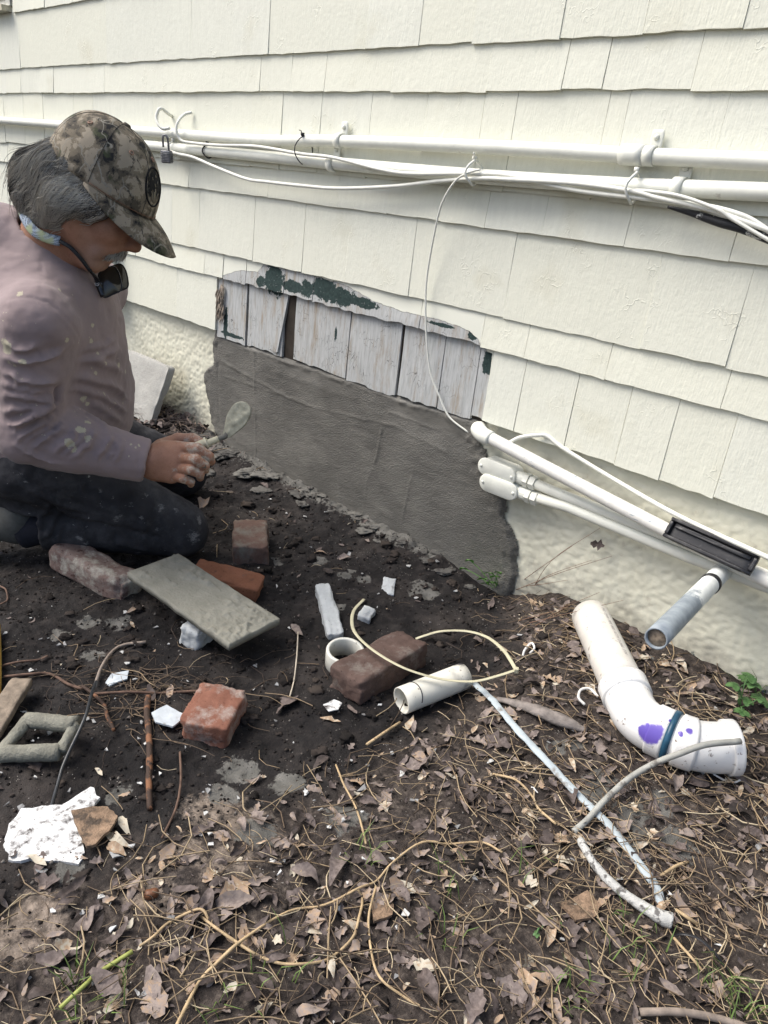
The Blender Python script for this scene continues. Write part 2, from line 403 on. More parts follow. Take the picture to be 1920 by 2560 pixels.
for k in range(len(CZ)-1):
    js = sorted(W(a, b, S_Y)[0] for a, b in JP.get(k, []))
    if k == 7: js = [-3.87]
    xs = js[:] if js else [-2.]
    while xs[0] > -4.6: xs.insert(0, xs[0]-rs.uniform(.12, .3))
    while xs[-1] < 1.4: xs.append(xs[-1]+rs.uniform(.12, .3))
    for i in range(len(xs)-1):
        a, b = xs[i], xs[i+1]
        if k == 0 and a > OLD_X0-.02 and b < OLD_X1+.02: continue
        if k == 1 and a > W(510, 685, S_Y)[0]-.01 and b < OLD2_X1+.03: continue
        if k in (7, 8, 9, 10) and b < -3.86: continue
        gpx = .00025+.0009*rs.random()**4
        shingle(a+gpx, b-gpx, CZ[k]+rs.uniform(-.0018, .0018), CZ[k+1]+.018, CREAM, yb=S_Y-rs.uniform(0, .003), seed=i+k*13)
# window beyond the end of the top courses
wd = mk('window', *box((-4.2, -.012, 1.95), (.62, .03, .75)), simple('window_paint', (.55, .55, .5)), house, False)
mk('pane', *box((-4.2, -.03, 1.95), (.52, .004, .70)), simple('dark_glass', (.015, .02, .02), .1, bump=0), wd, False)
mk('sill', *box((-4.24, -.035, 1.563), (.68, .05, .022)), simple('sill_paint', (.50, .47, .36)), wd, False)

# --- the stripped strip: old grey-white shingles with green showing
ob = NB('old_shingle_paint', .78, .25); p = ob.pos()
gs = ob.noise(ob.scale(p, (55, 55, 5)), 3, 5, .65)
gw = ob.ramp(gs, (.25, (.30, .31, .30)), (.5, (.44, .45, .445)), (.75, (.53, .54, .53)))
rust = ob.rng(ob.noise(ob.scale(p, (30, 30, 5)), 1.6, 6, .7),   .50, .68, 0, .8)
gw = ob.mix(rust, gw, (.30, .24, .17))
dk = ob.ma('MAXIMUM', ob.rng(ob.noise(ob.scale(p, (75, 75, 9)), 2.6, 4, .7), .65, .70, 0, .9), ob.ma('MULTIPLY', ob.rng(ob.vor(ob.scale(p, (1.6, 1, .8)), 60, 0, 'DISTANCE_TO_EDGE'), .035, .0), ob.rng(ob.noise(p, 16, 3), .52, .62)))
gw = ob.mix(dk, gw, (.05, .05, .045))
gn = ob.rng(ob.ma('ADD', ob.at('green'), ob.ma('MULTIPLY', ob.ma('SUBTRACT', ob.noise(p, 60, 7, .75), .5), 1.6)), .46, .50)
gcol = ob.ramp(ob.noise(p, 120, 5), (.3, (.015, .030, .029)), (.7, (.032, .056, .053)))
gcol = ob.mix(ob.rng(ob.noise(p, 190, 3), .67, .72), gcol, (.3, .3, .3))
c = ob.mix(gn, gw, gcol)
cm = ob.rng(ob.ma('ADD', ob.at('cream'), ob.ma('MULTIPLY', ob.ma('SUBTRACT', ob.noise(p, 38, 6, .7), .5), .8)), .46, .51)
c = ob.mix(cm, c, (.735, .74, .645))
ob.col(c); ob.bump(cm, .9, .003); ob.bump(gn, -.5, .0015); ob.bump(dk, -.5, .002); ob.bump(gs, .25, .002)
OLDM = ob.m
ztop_px = [(541, 700), (558, 688), (600, 676), (640, 680), (655, 660), (700, 668), (780, 690), (860, 712), (930, 752), (1000, 778), (1100, 800), (1170, 826), (1195, 850), (1210, 880)]
zt_ = np.array([W(a, b, S_Y)[[0, 2]] for a, b in ztop_px])
GREEN = [(682, 702, 26, 42), (650, 705, 12, 14), (728, 716, 30, 16), (765, 722, 18, 22), (808, 722, 34, 30), (850, 742, 40, 24), (905, 758, 40, 14), (1180, 838, 12, 16), (1100, 812, 40, 5), (1215, 905, 17, 40),
         (560, 812, 5, 42), (832, 835, 3, 20), (575, 838, 30, 5)]
def oldattr(o):
    me = o.data; n = len(me.vertices); v = np.zeros(n*3); me.vertices.foreach_get('co', v); v = v.reshape(-1, 3)
    g = np.zeros(n)
    for px, py, rx, ry in GREEN:
        a, b2, c2 = W(px, py, S_Y), W(px+rx, py, S_Y), W(px, py+ry, S_Y)
        g = np.maximum(g, 1.25*np.exp(-1.05*(((v[:, 0]-a[0])/(b2[0]-a[0]))**2+((v[:, 2]-a[2])/(c2[2]-a[2]))**2)))
    attr(o, 'green', np.minimum(g, 1))
    zt = np.interp(v[:, 0], zt_[:, 0], zt_[:, 1])
    cr = np.maximum(sst(-.012, .012, v[:, 2]-zt), np.maximum(sst(-.010, .010, v[:, 0]-(OLD_X1-.004)), sst(-.01, .01, (OLD2_X0-.02)-v[:, 0])*(v[:, 2] > .655)))
    attr(o, 'cream', cr)
j2 = sorted([OLD2_X0]+[W(a, b, S_Y)[0] for a, b in ((612, 711), (707, 737), (779, 756), (1045, 828))]+[OLD2_X1])
o = shingle(W(510, 685, S_Y)[0]+.001, j2[0]-.001, CZ[1], CZ[2]+.018, CREAM)
for a, b in zip(j2[:-1], j2[1:]):
    oldattr(shingle(a+.0012, b-.0012, CZ[1]+.002, CZ[2]+.018, OLDM, nx=max(6, int((b-a)/.005)), nz=20, yb=S_Y+.002, wob=.003, seed=int(a*100)))
YB = -.017
def old_board(p0, p1, dzb=0., skew=0., dy=0., zt=.68):
    x0, x1 = W(*p0, YB)[0], W(*p1, YB)[0]; zb = .5*(W(*p0, YB)[2]+W(*p1, YB)[2])+dzb
    o = shingle(x0, x1, zb, zt, OLDM, 'old_shingle', YB+dy, -.011+dy*.3, .009, max(5, int((x1-x0)/.005)), 44, .004, house, int(x0*91), skew); oldattr(o); return o
old_board((545, 838), (614, 862), 0, 0, -.004)
old_board((618, 862), (704, 893), .002)
old_board((687, 884), (706, 889), .012, .038, -.007, .672)
old_board((733, 897), (863, 945), 0)
old_board((866, 947), (986, 990), -.002)
old_board((994, 990), (1090, 1022), 0, 0, -.001)
old_board((1092, 1022), (1174, 1046), 0)
old_board((1176, 1046), (1206, 1054), .004, 0, .001)
mk('gap_backing', *box(((OLD_X0+OLD_X1)/2, -.006, .56), (OLD_X1-OLD_X0-.004, .003, .26)), simple('dark_wood', (.035, .028, .022), .9), house, False)
# shredded wood at the left end of the stripped strip
mb = MB(); r2 = random.Random(5)
for i in range(26):
    px, py = 548+r2.uniform(-4, 12), 712+i*2.9; a = W(px, py, -.022)
    mb.add(*tube(crom([a, a+np.array([r2.uniform(-.006, .006), -.006, -.018]), a+np.array([r2.uniform(-.009, .009), r2.uniform(-.01, 0), -.036])], 3), [.0035, .003, .0008], 5))
mb.build('splintered_wood', simple('splinter_wood', (.30, .25, .20), .9, .5, 90), house)
# --- fresh mortar patch
PL = np.array([W(a, b, -.01)[[2, 0]] for a, b in ((560, 1135), (545, 1110), (530, 1060), (522, 1010), (508, 960), (512, 932), (534, 905), (530, 870), (534, 838), (536, 780))])
PR = np.array([W(a, b, -.01)[[2, 0]] for a, b in ((1288, 1445), (1297, 1390), (1286, 1340), (1262, 1292), (1266, 1245), (1240, 1200), (1225, 1150), (1205, 1100), (1195, 1060), (1192, 1000))])
mx = np.arange(-2.52, -.88, .0042); mz = np.arange(-.06, .475, .0042)
XX, ZZ = np.meshgrid(mx, mz, indexing='ij'); P3 = np.stack([XX, np.zeros_like(XX), ZZ], -1)
xl = np.interp(ZZ, PL[:, 0], PL[:, 1]); xr = np.interp(ZZ, PR[:, 0], PR[:, 1])
ed = np.minimum(XX-xl, xr-XX)+.016*fbm(P3, 30, 4, 2)
def rid(pts): return [tuple(W(a, b, -.012)[[0, 2]]) for a, b in pts]
Dp = .0125*sst(0, .016, ed)+.0020*fbm(P3, 7, 3, 6)+.0010*fbm(P3*(1, 1, 2.2), 25, 3, 16)
for pts, am, wd_ in (([(560, 905), (725, 995), (800, 1022), (880, 1040), (985, 1062), (1060, 1100), (1120, 1130)], .0045, .007), ([(638, 900), (640, 1000), (642, 1178)], .004, .004), ([(850, 1070), (848, 1150), (852, 1250)], .002, .004),
                     ([(957, 1070), (945, 1140), (920, 1200), (908, 1290)], .0045, .005), ([(1045, 1130), (1030, 1200), (1010, 1280), (1000, 1345)], .0035, .004), ([(560, 940), (700, 985)], .003, .006), ([(975, 1030), (1100, 1075)], .003, .005), ([(630, 830), (640, 900)], .003, .005),
                     ([(1235, 1200), (1255, 1330), (1262, 1420)], .004, .008), ([(545, 860), (548, 1000), (556, 1110)], -.004, .008), ([(1120, 1040), (1150, 1080), (1190, 1110)], .005, .012), ([(585, 1090), (640, 1178)], .004, .004), ([(690, 930), (850, 985), (960, 1010)], .0025, .012)):
    q = rid(pts); d = polyd(XX+.004*fbm(P3, 20, 2, 9), ZZ+.004*fbm(P3, 20, 2, 19), q); brk = .45+.75*sst(-.25, .3, fbm(P3, 16, 2, int(abs(am)*1e5)))
    Dp = Dp+.55*am*brk*np.exp(-(d/(wd_*.75))**2)
smooth_b = np.exp(-(polyd(XX, ZZ, rid([(1000, 1010), (1090, 1050), (1150, 1075)]))/.045)**2)+.8*np.exp(-(polyd(XX, ZZ, rid([(600, 860), (700, 905), (850, 960)]))/.02)**2)
rough_e = sst(.09, .0, ed)+.9*np.exp(-(((XX-W(1230, 1130)[0])/.07)**2+((ZZ-.36)/.08)**2))
Dp = Dp+rough_e*(.0045*fbm(P3, 45, 3, 77)+.004*np.maximum(0, fbm(P3, 28, 2, 78)))
_bl = np.array([W(q_[0], q_[1], YB)[[0, 2]] for q_ in ((545, 838), (614, 862), (704, 893), (863, 945), (986, 990), (1090, 1022), (1206, 1056))]); zb_ = np.interp(XX, _bl[:, 0], _bl[:, 1])
ins_ = (XX > OLD_X0) & (XX < OLD_X1+.01); Dp = np.where(ins_, Dp*(1-.85*sst(-.010+.006*fbm(P3, 40, 2, 3), .003, ZZ-zb_)), Dp)
Dp = Dp+ins_*.006*np.exp(-((ZZ-zb_+.012)/.007)**2)*np.maximum(0, fbm(P3, 35, 3, 55)+.15)
Yp = -.004-Dp
Fq = gridmesh(len(mx), len(mz)); ok = (ed.ravel() > -.001); Fq = Fq[ok[Fq].all(1)]
used = np.unique(Fq); remap = -np.ones(XX.size, int); remap[used] = np.arange(len(used))
pb = NB('wet_mortar', .8, .35); p = pb.pos()
fn = pb.noise(p, 9, 6, .6)
c = pb.ramp(fn, (.3, (.118, .114, .102)), (.7, (.165, .158, .142)))
c = pb.mix(pb.rng(pb.noise(pb.scale(p, (3, 3, 14)), 4, 5), .5, .75, 0, .5), c, (.09, .087, .078))
c = pb.mix(pb.rng(pb.noise(pb.scale(p, (1, 1, 1.8)), 4, 4, .6), .50, .68, 0, .7), c, (.205, .197, .175)); c = pb.mix(pb.rng(pb.noise(p, 2.7, 3), .52, .66, 0, .45), c, (.085, .082, .074))
pb.col(c).ro(pb.rng(pb.at('smooth'), 0, 1, .85, .5))
st = pb.ma('MULTIPLY', pb.noise(pb.scale(p, (1, 1, 1.5)), 210, 3, .6), pb.rng(pb.at('smooth'), 0, 1, 1, .15))
pb.bump(st, 1., .005)
V = np.stack([XX, Yp, ZZ], -1).reshape(-1, 3)[used]
pt = mk('mortar_patch', V, remap[Fq], pb.m, house); pt['label'] = 'fresh grey mortar patch trowelled over the foundation'
if pt.data.polygons[0].normal.y > 0: pt.data.flip_normals()
attr(pt, 'smooth', np.minimum(1, smooth_b).ravel()[used])
MORT = simple('mortar', (.15, .145, .125), .85, .25, 60, .8, .003)
# white board standing proud of the wall behind the man
ub = empty('meter_box', (-3.17, 0, .45)); tag(ub, 'narrow white box on the wall behind the man\'s chin', 'box')
mk('side_panel', *box((-3.17, -.055, .60), (.20, .055, .27)), CREAM, ub, False).location -= Vector((0, 0, 0))
mk('cover', *box((-3.17, -.086, .60), (.22, .006, .29)), CREAM, ub, False)
# ================================================================== conduits and cables on the wall
PIPEW = simple('conduit_paint', (.73, .735, .66), .45, .06, 25, .25, .0015, (.55, .53, .47), 30, (.66, .72), .4)
GREYM = simple('cable_tie_dark', (.03, .03, .035), .5, bump=0)
def WP(pts, yy): return np.array([W(a, b, yy if np.isscalar(yy) else yy[i]) for i, (a, b) in enumerate(pts)])
def strap(mb_parent, px, py, r, yc, mat=PIPEW):
    """one-hole strap: a band over the pipe and an ear with a screw above it"""
    c = W(px, py, yc); m = MB()
    prof = [(c[0], yc+(r+.0025)*cos(t)*-1 if False else yc-(r+.0022)*sin(t), c[2]-(r+.0022)*cos(t)) for t in np.linspace(-.25, pi+.25, 14)]
    w_ = .011
    V = []; F = []
    for q in prof:
        V += [(q[0]-w_, q[1], q[2]), (q[0]+w_, q[1], q[2])]
    for i in range(len(prof)-1): F.append((2*i, 2*i+1, 2*i+3, 2*i+2))
    m.add(V, F)
    zt = c[2]+r
    m.add(*chunk((.026, .005, .034), .3, .0006, n=6)); m.v[-1] += np.array((c[0], -.033, zt+.015))
    s = m.build('strap', mat, mb_parent)
    sm = s.modifiers.new('th', 'SOLIDIFY'); sm.thickness = .003
    V, F = lathe([(0, .0045), (.004, .004), (.006, .001), (.006, 0)], 10, Matrix(((1, 0, 0, c[0]), (0, 0, -1, -.037), (0, 1, 0, zt+.018), (0, 0, 0, 1))))
    mk('screw', V, F, mat, s)
YU, YL = -.048, -.047
upc = [(-120, 293), (0, 301), (366, 329), (640, 350), (850, 353), (1280, 371), (1590, 389), (1917, 404)]
def conduit(name, label, pts, yc, r, ext=.9, n=16):
    P = WP(pts, yc); d = P[-1]-P[-2]; d /= np.linalg.norm(d); P = np.vstack([P, P[-1]+d*ext])
    e = empty(name, P[0]); tag(e, label, 'conduit')
    V, F = tube(crom(P, 6), r, n); mk('pipe', V, F, PIPEW, e)
    return e, P
cu, PU = conduit('electrical_conduit', 'upper straight cream painted conduit running along the shingles', upc, YU, .0158)
for px, py in ((850, 352), (1625, 390)): strap(cu, px, py, .0172, YU)
for a, b in (((1555, 386), (1612, 389)),):
    V, F = tube(np.linspace(W(*a, YU), W(*b, YU), 4), .0205, 18); mk('coupling', V, F, PIPEW, cu)
loc = [(300, 356), (366, 363), (640, 389), (1000, 424), (1280, 447), (1590, 466), (1917, 480)]
cl, PLo = conduit('electrical_conduit', 'lower cream painted conduit below the straight upper one, cables tied to it', loc, YL, .0168)
strap(cl, 832, 410, .0185, YL); strap(cl, 1697, 470, .0185, YL)
CABW = simple('cable_white', (.74, .74, .67), .5, .06, 40, .2, .0008, (.5, .48, .42), 40, (.68, .73))
bk_ = [None]
def cable(label, pts, yy, r, name='cable', mat=CABW, n=8, k=8, cat='cable', pl=None):
    P = WP(pts, yy) if pl is None else np.array(pl)
    V, F = tube(crom(P, k), r if mat is not bk_[0] else [.003, .008, .0095, .009], n); o = mk(name, V, F, mat, loc=P[0]); return tag(o, label, cat)
ca = cable('white cable curling out of a wall hole beside the padlock, then along the conduits', [(480, 281), (462, 286), (446, 303), (441, 325), (452, 350), (480, 357), (545, 363), (640, 366), (748, 384), (833, 394), (948, 423), (1026, 434), (1180, 434), (1280, 440), (1434, 475), (1589, 494), (1666, 503), (1762, 514), (1840, 533), (1897, 560), (1990, 630)],
           [-.028, -.045, -.075, -.085, -.078, -.07, -.068, -.07, -.072, -.072, -.072, -.073, -.073, -.073, -.073, -.073, -.072, -.07, -.068, -.065, -.06], .0048)
cb = cable('white cable sagging below the lower conduit right of the padlock', [(425, 378), (445, 385), (482, 393), (540, 418), (615, 447), (670, 455), (752, 464), (844, 471), (981, 466), (1096, 453), (1199, 446), (1280, 449), (1434, 458), (1581, 478), (1646, 495), (1760, 520), (1850, 550), (1990, 600)],
           [-.066, -.068, -.068, -.066, -.064, -.062, -.06, -.06, -.062, -.066, -.074, -.077, -.078, -.078, -.08, -.075, -.07, -.06], .0050)
cable('thin white wire hanging from the cable tie down over the bare strip', [(1200, 424), (1180, 429), (1141, 450), (1107, 504), (1088, 574), (1068, 689), (1064, 766), (1066, 840), (1076, 930), (1097, 987), (1123, 1042), (1172, 1082)],
      [-.08, -.084, -.085, -.075, -.06, -.045, -.04, -.04, -.034, -.03, -.026, -.016], .0026, 'hanging_wire')
cable('thin white wire crossing over the cables at the right edge', [(1570, 475), (1620, 478), (1700, 490), (1790, 522), (1835, 550), (1990, 640)], [-.075, -.08, -.084, -.082, -.075, -.06], .0035)
bk = NB('worn_black_cable', .6, .4); p = bk.pos(); bk.col(bk.mix(bk.rng(bk.noise(p, 16, 6, .7), .56, .6), (.022, .023, .026), (.62, .62, .58))); bk.bump(bk.noise(p, 150, 3), .4, .001)
bk_[0] = bk.m
cable('black cable with flaking white paint under the white ones at the right edge', [(1670, 517), (1740, 536), (1800, 556), (1860, 572), (1990, 625)], [-.058, -.062, -.064, -.06, -.055], .009, mat=bk.m)
# dark ties and pale ties
def ring(px, py, yc, r, mat, parent, w_=.0025, tail=True, zs=1.):
    c = W(px, py, yc); P = [c+np.array([.004*sin(3*t), -r*sin(t), r*zs*cos(t)]) for t in np.linspace(0, 2*pi, 20)]
    m = MB(); m.add(*tube(P, w_, 6)); m.add(*box(c+np.array([0, -r*.2, r*zs+.004]), (.009, .007, .009)))
    if tail: m.add(*tube(crom([c+np.array([0, -r*.3, r*zs+.004]), c+np.array([.008, -r*.6, r*zs+.012]), c+np.array([.014, -r, r*zs+.013])], 4), w_*.8, 5))
    m.build('cable_tie', mat, parent)
ring(521, 378, YL, .021, GREYM, cl, tail=False); ring(759, 376, -.056, .031, GREYM, ca, .0016, True, 1.2)
ring(1186, 432, -.062, .030, CABW, cb, .003, True, .9); ring(1586, 470, -.060, .030, CABW, cb, .003, False); ring(436, 372, -.05, .024, CABW, cl, .002, False)
# loop of painted wire and the padlock on it
lp = [(430, 290), (420, 284), (405, 272), (396, 276), (391, 296), (396, 312), (408, 322), (425, 320)]
wl = cable('bent loop of stiff painted wire sticking out of the wall and holding the padlock', lp, [-.02, -.045, -.07, -.082, -.09, -.092, -.085, -.07], .0055, 'wire_loop', cat='wire')
pk = empty('padlock', W(415, 415, -.095)); tag(pk, 'grey weathered padlock hanging open from the wire loop', 'padlock')
lkm = NB('lock_metal', .42, .5); p = lkm.pos(); lkm.b.inputs['Metallic'].default_value = .45; lkm.col(lkm.ramp(lkm.noise(p, 60, 5, .7), (.3, (.10, .10, .11)), (.7, (.26, .26, .27))))
lkm.bump(lkm.noise(p, 200, 4), .3, .001)
c0 = W(417, 392, -.095); V, F = chunk((.036, .021, .040), .14, .0006, n=10); Rm = rot((0, 0, 1), .5)@rot((1, 0, 0), .12)
lb = mk('lock_body', V@Rm.T+c0, F, lkm.m, pk)
for k, z in enumerate((-.014, -.009, -.004, .001, .006, .011)):
    V, F = chunk((.0385, .0235, .0028), .4, .0002, n=6); mk('lamination', (V+np.array((0, 0, z)))@Rm.T+c0, F, lkm.m, lb)
sh = [(-.010, 0, .018), (-.010, 0, .05), (-.008, 0, .062), (0, 0, .067), (.008, 0, .062), (.010, 0, .05), (.010, 0, .03)]
V, F = tube(crom(np.array(sh)*(-1, 1, 1), 6)@Rm.T+c0, .0036, 10); mk('shackle', V, F, lkm.m, pk)

# ================================================================== fittings low on the wall
GALV = NB('worn_conduit_paint', .45, .4); p = GALV.pos(); q = GALV.n('SeparateXYZ', {0: p}).outputs[2]
ff = GALV.rng(GALV.noise(GALV.scale(p, (5, 5, 30)), 3, 6, .7), .60, .66)
GALV.col(GALV.mix(ff, GALV.ramp(GALV.noise(p, 40, 5), (.3, (.66, .65, .6)), (.7, (.76, .75, .70))), (.17, .25, .33))); GALV.bump(GALV.noise(p, 90, 3), .25, .001)
e = empty('elbow_conduit', W(1202, 1083, -.05)); tag(e, 'thick cream conduit with an elbow leaving the mortar patch corner, sloping right', 'conduit')
P = [W(1206, 1080, .01), W(1200, 1078, -.035), W(1212, 1088, -.056), W(1250, 1108, -.062), W(1655, 1320, -.07), W(1915, 1448, -.07), W(2150, 1565, -.07)]
V, F = tube(crom(P, 7), .0165, 18); mk('pipe', V, F, GALV.m, e)
V, F = tube(crom([W(1200, 1072, -.01), W(1196, 1074, -.045), W(1208, 1088, -.06), W(1228, 1098, -.062)], 5), [.0205, .021, .0205], 16); mk('elbow_hub', V, F, PIPEW, e)
def lbody(px, py, label, path, yc=-.045, r=.0125):
    c = W(px, py, yc); e = empty('conduit_body', c); tag(e, label, 'conduit fitting')
    P = WP(path, yc); d = P[-1]-P[0]; d[1] = 0; d /= np.linalg.norm(d); u = np.array([0, 0, 1.])-d*d[2]; u /= np.linalg.norm(u); nn = np.array([0, -1., 0])
    def stadium(L, rr, y0, y1, bev=.0015):
        pts = []
        for t in np.linspace(-pi/2, pi/2, 12): pts.append((L+rr*cos(t), rr*sin(t)))
        for t in np.linspace(pi/2, 3*pi/2, 12): pts.append((-L+rr*cos(t), rr*sin(t)))
        pts = np.array(pts); V = []; F = []; m = len(pts)
        for (s, y) in ((1, y0), (1, y1-bev), (1-bev/rr, y1)):
            for a, b in pts: V.append(c+d*(a*s)+u*(b*s)+nn*y)
        for k in range(2): F += [(k*m+i, k*m+(i+1) % m, (k+1)*m+(i+1) % m, (k+1)*m+i) for i in range(m)]
        F.append(tuple(2*m+i for i in range(m))); return V, F
    mk('housing', *stadium(.036, .021, -.025, .016), PIPEW, e); cv = mk('cover', *stadium(.037, .0238, .0165, .0215), PIPEW, e)
    for s in (-1, 1):
        V, F = lathe([(0, .003), (.003, .0028), (.0045, .001), (.0045, 0)], 8); mk('screw', (V[:, :1]*d+V[:, 1:2]*u+V[:, 2:]*nn)+c+d*(s*.049)+nn*.0215, F, PIPEW, cv)
    m = MB()
    for t0, t1, rr in ((.054, .079, .0185), (.079, .092, .021), (.096, .112, .0205)):
        a, b = c+d*t0, c+d*t1; V, F = tube(np.linspace(a, b, 3), rr*.92, 6 if rr > .02 else 16); m.add(V, F)
    m.build('connector', PIPEW, e, False)
    V, F = tube(np.vstack([c+d*.06, P[1:], P[-1]+(P[-1]-P[-2])*.6]), r*1.08, 14); mk('pipe', V, F, PIPEW, e)
lbody(1252, 1174, 'upper of two oval conduit bodies beside the mortar patch, half behind the sloping pipe', [(1252, 1174), (1420, 1243), (1700, 1352), (1915, 1440)], -.038)
lbody(1256, 1214, 'lower of two oval conduit bodies beside the mortar patch with its straight pipe', [(1256, 1214), (1420, 1268), (1718, 1391), (1916, 1466)], -.042)
cable('white cable arching over the sloping conduit and running to the right edge below the shingles', [(1268, 1112), (1280, 1103), (1303, 1093), (1345, 1088), (1371, 1092), (1409, 1121), (1535, 1198), (1699, 1291), (1916, 1392), (2150, 1500)],
      [-.045, -.05, -.05, -.04, -.03, -.03, -.03, -.075, -.098, -.09], .0052)
# black plastic float lying on the conduits
blk = NB('black_plastic', .42, .45); p = blk.pos(); blk.col(blk.mix(blk.rng(blk.noise(p, 70, 7, .75), .58, .72, 0, .5), (.012, .012, .014), (.20, .19, .19))); blk.bump(blk.noise(p, 160, 3), .25, .001)
A, B, C_, D_ = W(1692, 1296, -.082), W(1912, 1392, -.082), W(1866, 1441, -.105), W(1652, 1338, -.105)
ex = (B-A); Lx = np.linalg.norm(ex); ex /= Lx; ey = (A-D_); ey -= ex*(ey@ex); Ly = np.linalg.norm(ey); ey /= Ly; en = np.cross(ex, ey); en = en if en[1] < 0 else -en
cc_ = (A+B+C_+D_)/4; tr = empty('plastic_float', cc_); tag(tr, 'black plastic float with raised rims resting on the conduits above the stub pipe', 'float')
def lb_(name, size, off, n=8, rn=.3, parent=tr, mat=blk.m):
    V, F = chunk(size, rn, .0004, 60, n); V = V+np.array(off); return mk(name, V[:, :1]*ex+V[:, 1:2]*ey+V[:, 2:]*en+cc_, F, mat, parent)
lb_('plate', (Lx, Ly, .006), (0, 0, 0))
for s in (-1, 1):
    lb_('rim', (Lx, .009, .014), (0, s*(Ly/2-.004), .007)); lb_('end_rim', (.009, Ly-.016, .012), (s*(Lx/2-.004), 0, .006))
lb_('centre_rib', (Lx*.86, .010, .008), (0, Ly*.18, .006))
# stub pipe coming out of the wall
a, b = W(1822, 1412, 0.0), AT(1640, 1597, 1.235)
sp_ = empty('stub_pipe', a); tag(sp_, 'short blue-grey metal pipe with flaking white paint sticking out of the stucco', 'pipe')
sm = NB('stub_metal', .5, .4); p = sm.pos(); yy = sm.n('SeparateXYZ', {0: p}).outputs[1]
mk_ = sm.rng(sm.ma('ADD', sm.ma('MULTIPLY', yy, -6.5), sm.ma('MULTIPLY', sm.noise(p, 28, 6, .7), 1.1)), 2.3, 2.45)
sm.col(sm.mix(mk_, sm.ramp(sm.noise(p, 50, 5), (.3, (.62, .64, .62)), (.7, (.74, .76, .73))), sm.ramp(sm.noise(p, 40, 5), (.3, (.17, .20, .23)), (.7, (.30, .34, .37)))))
t = np.linspace(0, 1, 14)[:, None]; V, F = tube(a*(1-t)+b*t, .0195, 24, True, .003); mk('pipe', V, F, sm.m, sp_)
t = np.linspace(.0, .25, 4)[:, None]; 
tt = np.linspace(.30, .33, 3)[:, None]; V, F = tube(a*(1-tt)+b*tt, .0212, 24); mk('collar', V, F, blk.m, sp_)
tt = np.linspace(.9, .985, 3)[:, None]; V, F = tube(a*(1-tt)+b*tt, .0163, 20, True); mk('rust_plug', V, F, simple('rust_inside', (.33, .26, .19), .9, .5, 120), sp_)
# little painted nail / dripping blobs on the stucco
# ================================================================== things lying on the soil
def brick_mat(name, c1, c2, dust, dust_amt=(.5, .7), soot=(.05, .04, .035), soot_amt=(.6, .75)):
    b = NB(name, .9, .2); p = b.pos(); n1 = b.noise(p, 22, 7, .7)
    c = b.ramp(n1, (.3, c1), (.7, c2))
    c = b.mix(b.rng(b.noise(p, 130, 4, .7), .62, .7, 0, .8), c, tuple(np.array(c1)*.35))
    up = b.n('SeparateXYZ', {0: b.n('NewGeometry').outputs['Normal']}).outputs[2]
    c = b.mix(b.rng(b.noise(p, 30, 7, .72), *soot_amt), c, soot)
    dm = b.rng(b.noise(p, 17, 7, .72), *dust_amt)
    c = b.mix(dm, c, dust); b.col(c); b.bump(b.noise(p, 70, 6, .7), .7, .004); b.bump(b.noise(p, 300, 3), .4, .001); return b.m
def block(name, label, cat, fl, fr, depth, height, mat, rnd=.14, amp=.004, tilt=(0, 0), sink=.006, seed=1, nscale=22, n=18, taper=None, width=None, dz=0.):
    a, b = G(*fl), G(*fr); ax = b-a; ax[2] = 0; L = np.linalg.norm(ax); ax /= L
    pr = np.array([-ax[1], ax[0], 0.])
    if pr@(np.array([a[0], a[1]+0, 0])-np.array([0, -CAM_D, 0])) < 0: pr = -pr
    wd_ = width or L
    V, F = chunk((wd_, depth, height), rnd, amp, nscale, n, seed, .0024, taper)
    V = V@rot((1, 0, 0), tilt[0]).T@rot((0, 1, 0), tilt[1]).T
    base = (a+b)/2+pr*depth/2; z = TZ(base[0], base[1])
    V = V[:, :1]*ax+V[:, 1:2]*pr+V[:, 2:]*np.array([0, 0, 1.])+np.array([base[0], base[1], z+height/2-sink+dz])
    return tag(mk(name, V, F, mat, loc=(base[0], base[1], z)), label, cat)
RED = brick_mat('red_brick', (.16, .068, .046), (.25, .118, .082), (.34, .30, .27), (.5, .68))
BRN = brick_mat('brown_brick', (.07, .045, .038), (.125, .085, .072), (.19, .17, .15), (.52, .70))
HLF = brick_mat('dull_brick', (.105, .065, .052), (.155, .10, .08), (.17, .155, .13), (.45, .62))
ORG = brick_mat('orange_brick', (.19, .08, .045), (.27, .12, .072), (.12, .10, .085), (.58, .68))
WEA = brick_mat('weathered_brick', (.13, .085, .075), (.22, .17, .15), (.36, .345, .30), (.48, .62), (.07, .04, .035), (.56, .64))
CON = brick_mat('pale_concrete', (.38, .40, .41), (.52, .54, .54), (.25, .24, .22), (.6, .7), (.12, .11, .10), (.66, .72))
SLB = brick_mat('concrete_slab', (.33, .325, .30), (.42, .41, .38), (.48, .47, .44), (.55, .75), (.2, .19, .17), (.66, .76))
block('half_brick', 'red half brick with pale dusty top in the foreground beside the root stick', 'brick', (444, 1848), (566, 1880), .118, .066, RED, .075, .007, (.04, .02), .008, 3)
a_, b_ = (900, 1773), (1064, 1664)
block('brick', 'dark brown whole brick lying between the white ring and the short pipe', 'brick', a_, b_, .094, .064, BRN, .075, .006, (-.05, .03), .004, 5)
block('half_brick', 'dull muddy half brick standing clear of the mortar patch', 'brick', (582, 1410), (672, 1413), .17, .072, HLF, .09, .006, (.03, -.03), .006, 8)
block('broken_brick', 'orange broken brick propping up the mortar board', 'brick', (470, 1478), (640, 1506), .085, .052, ORG, .10, .009, (.05, .12), .006, 11, 14)
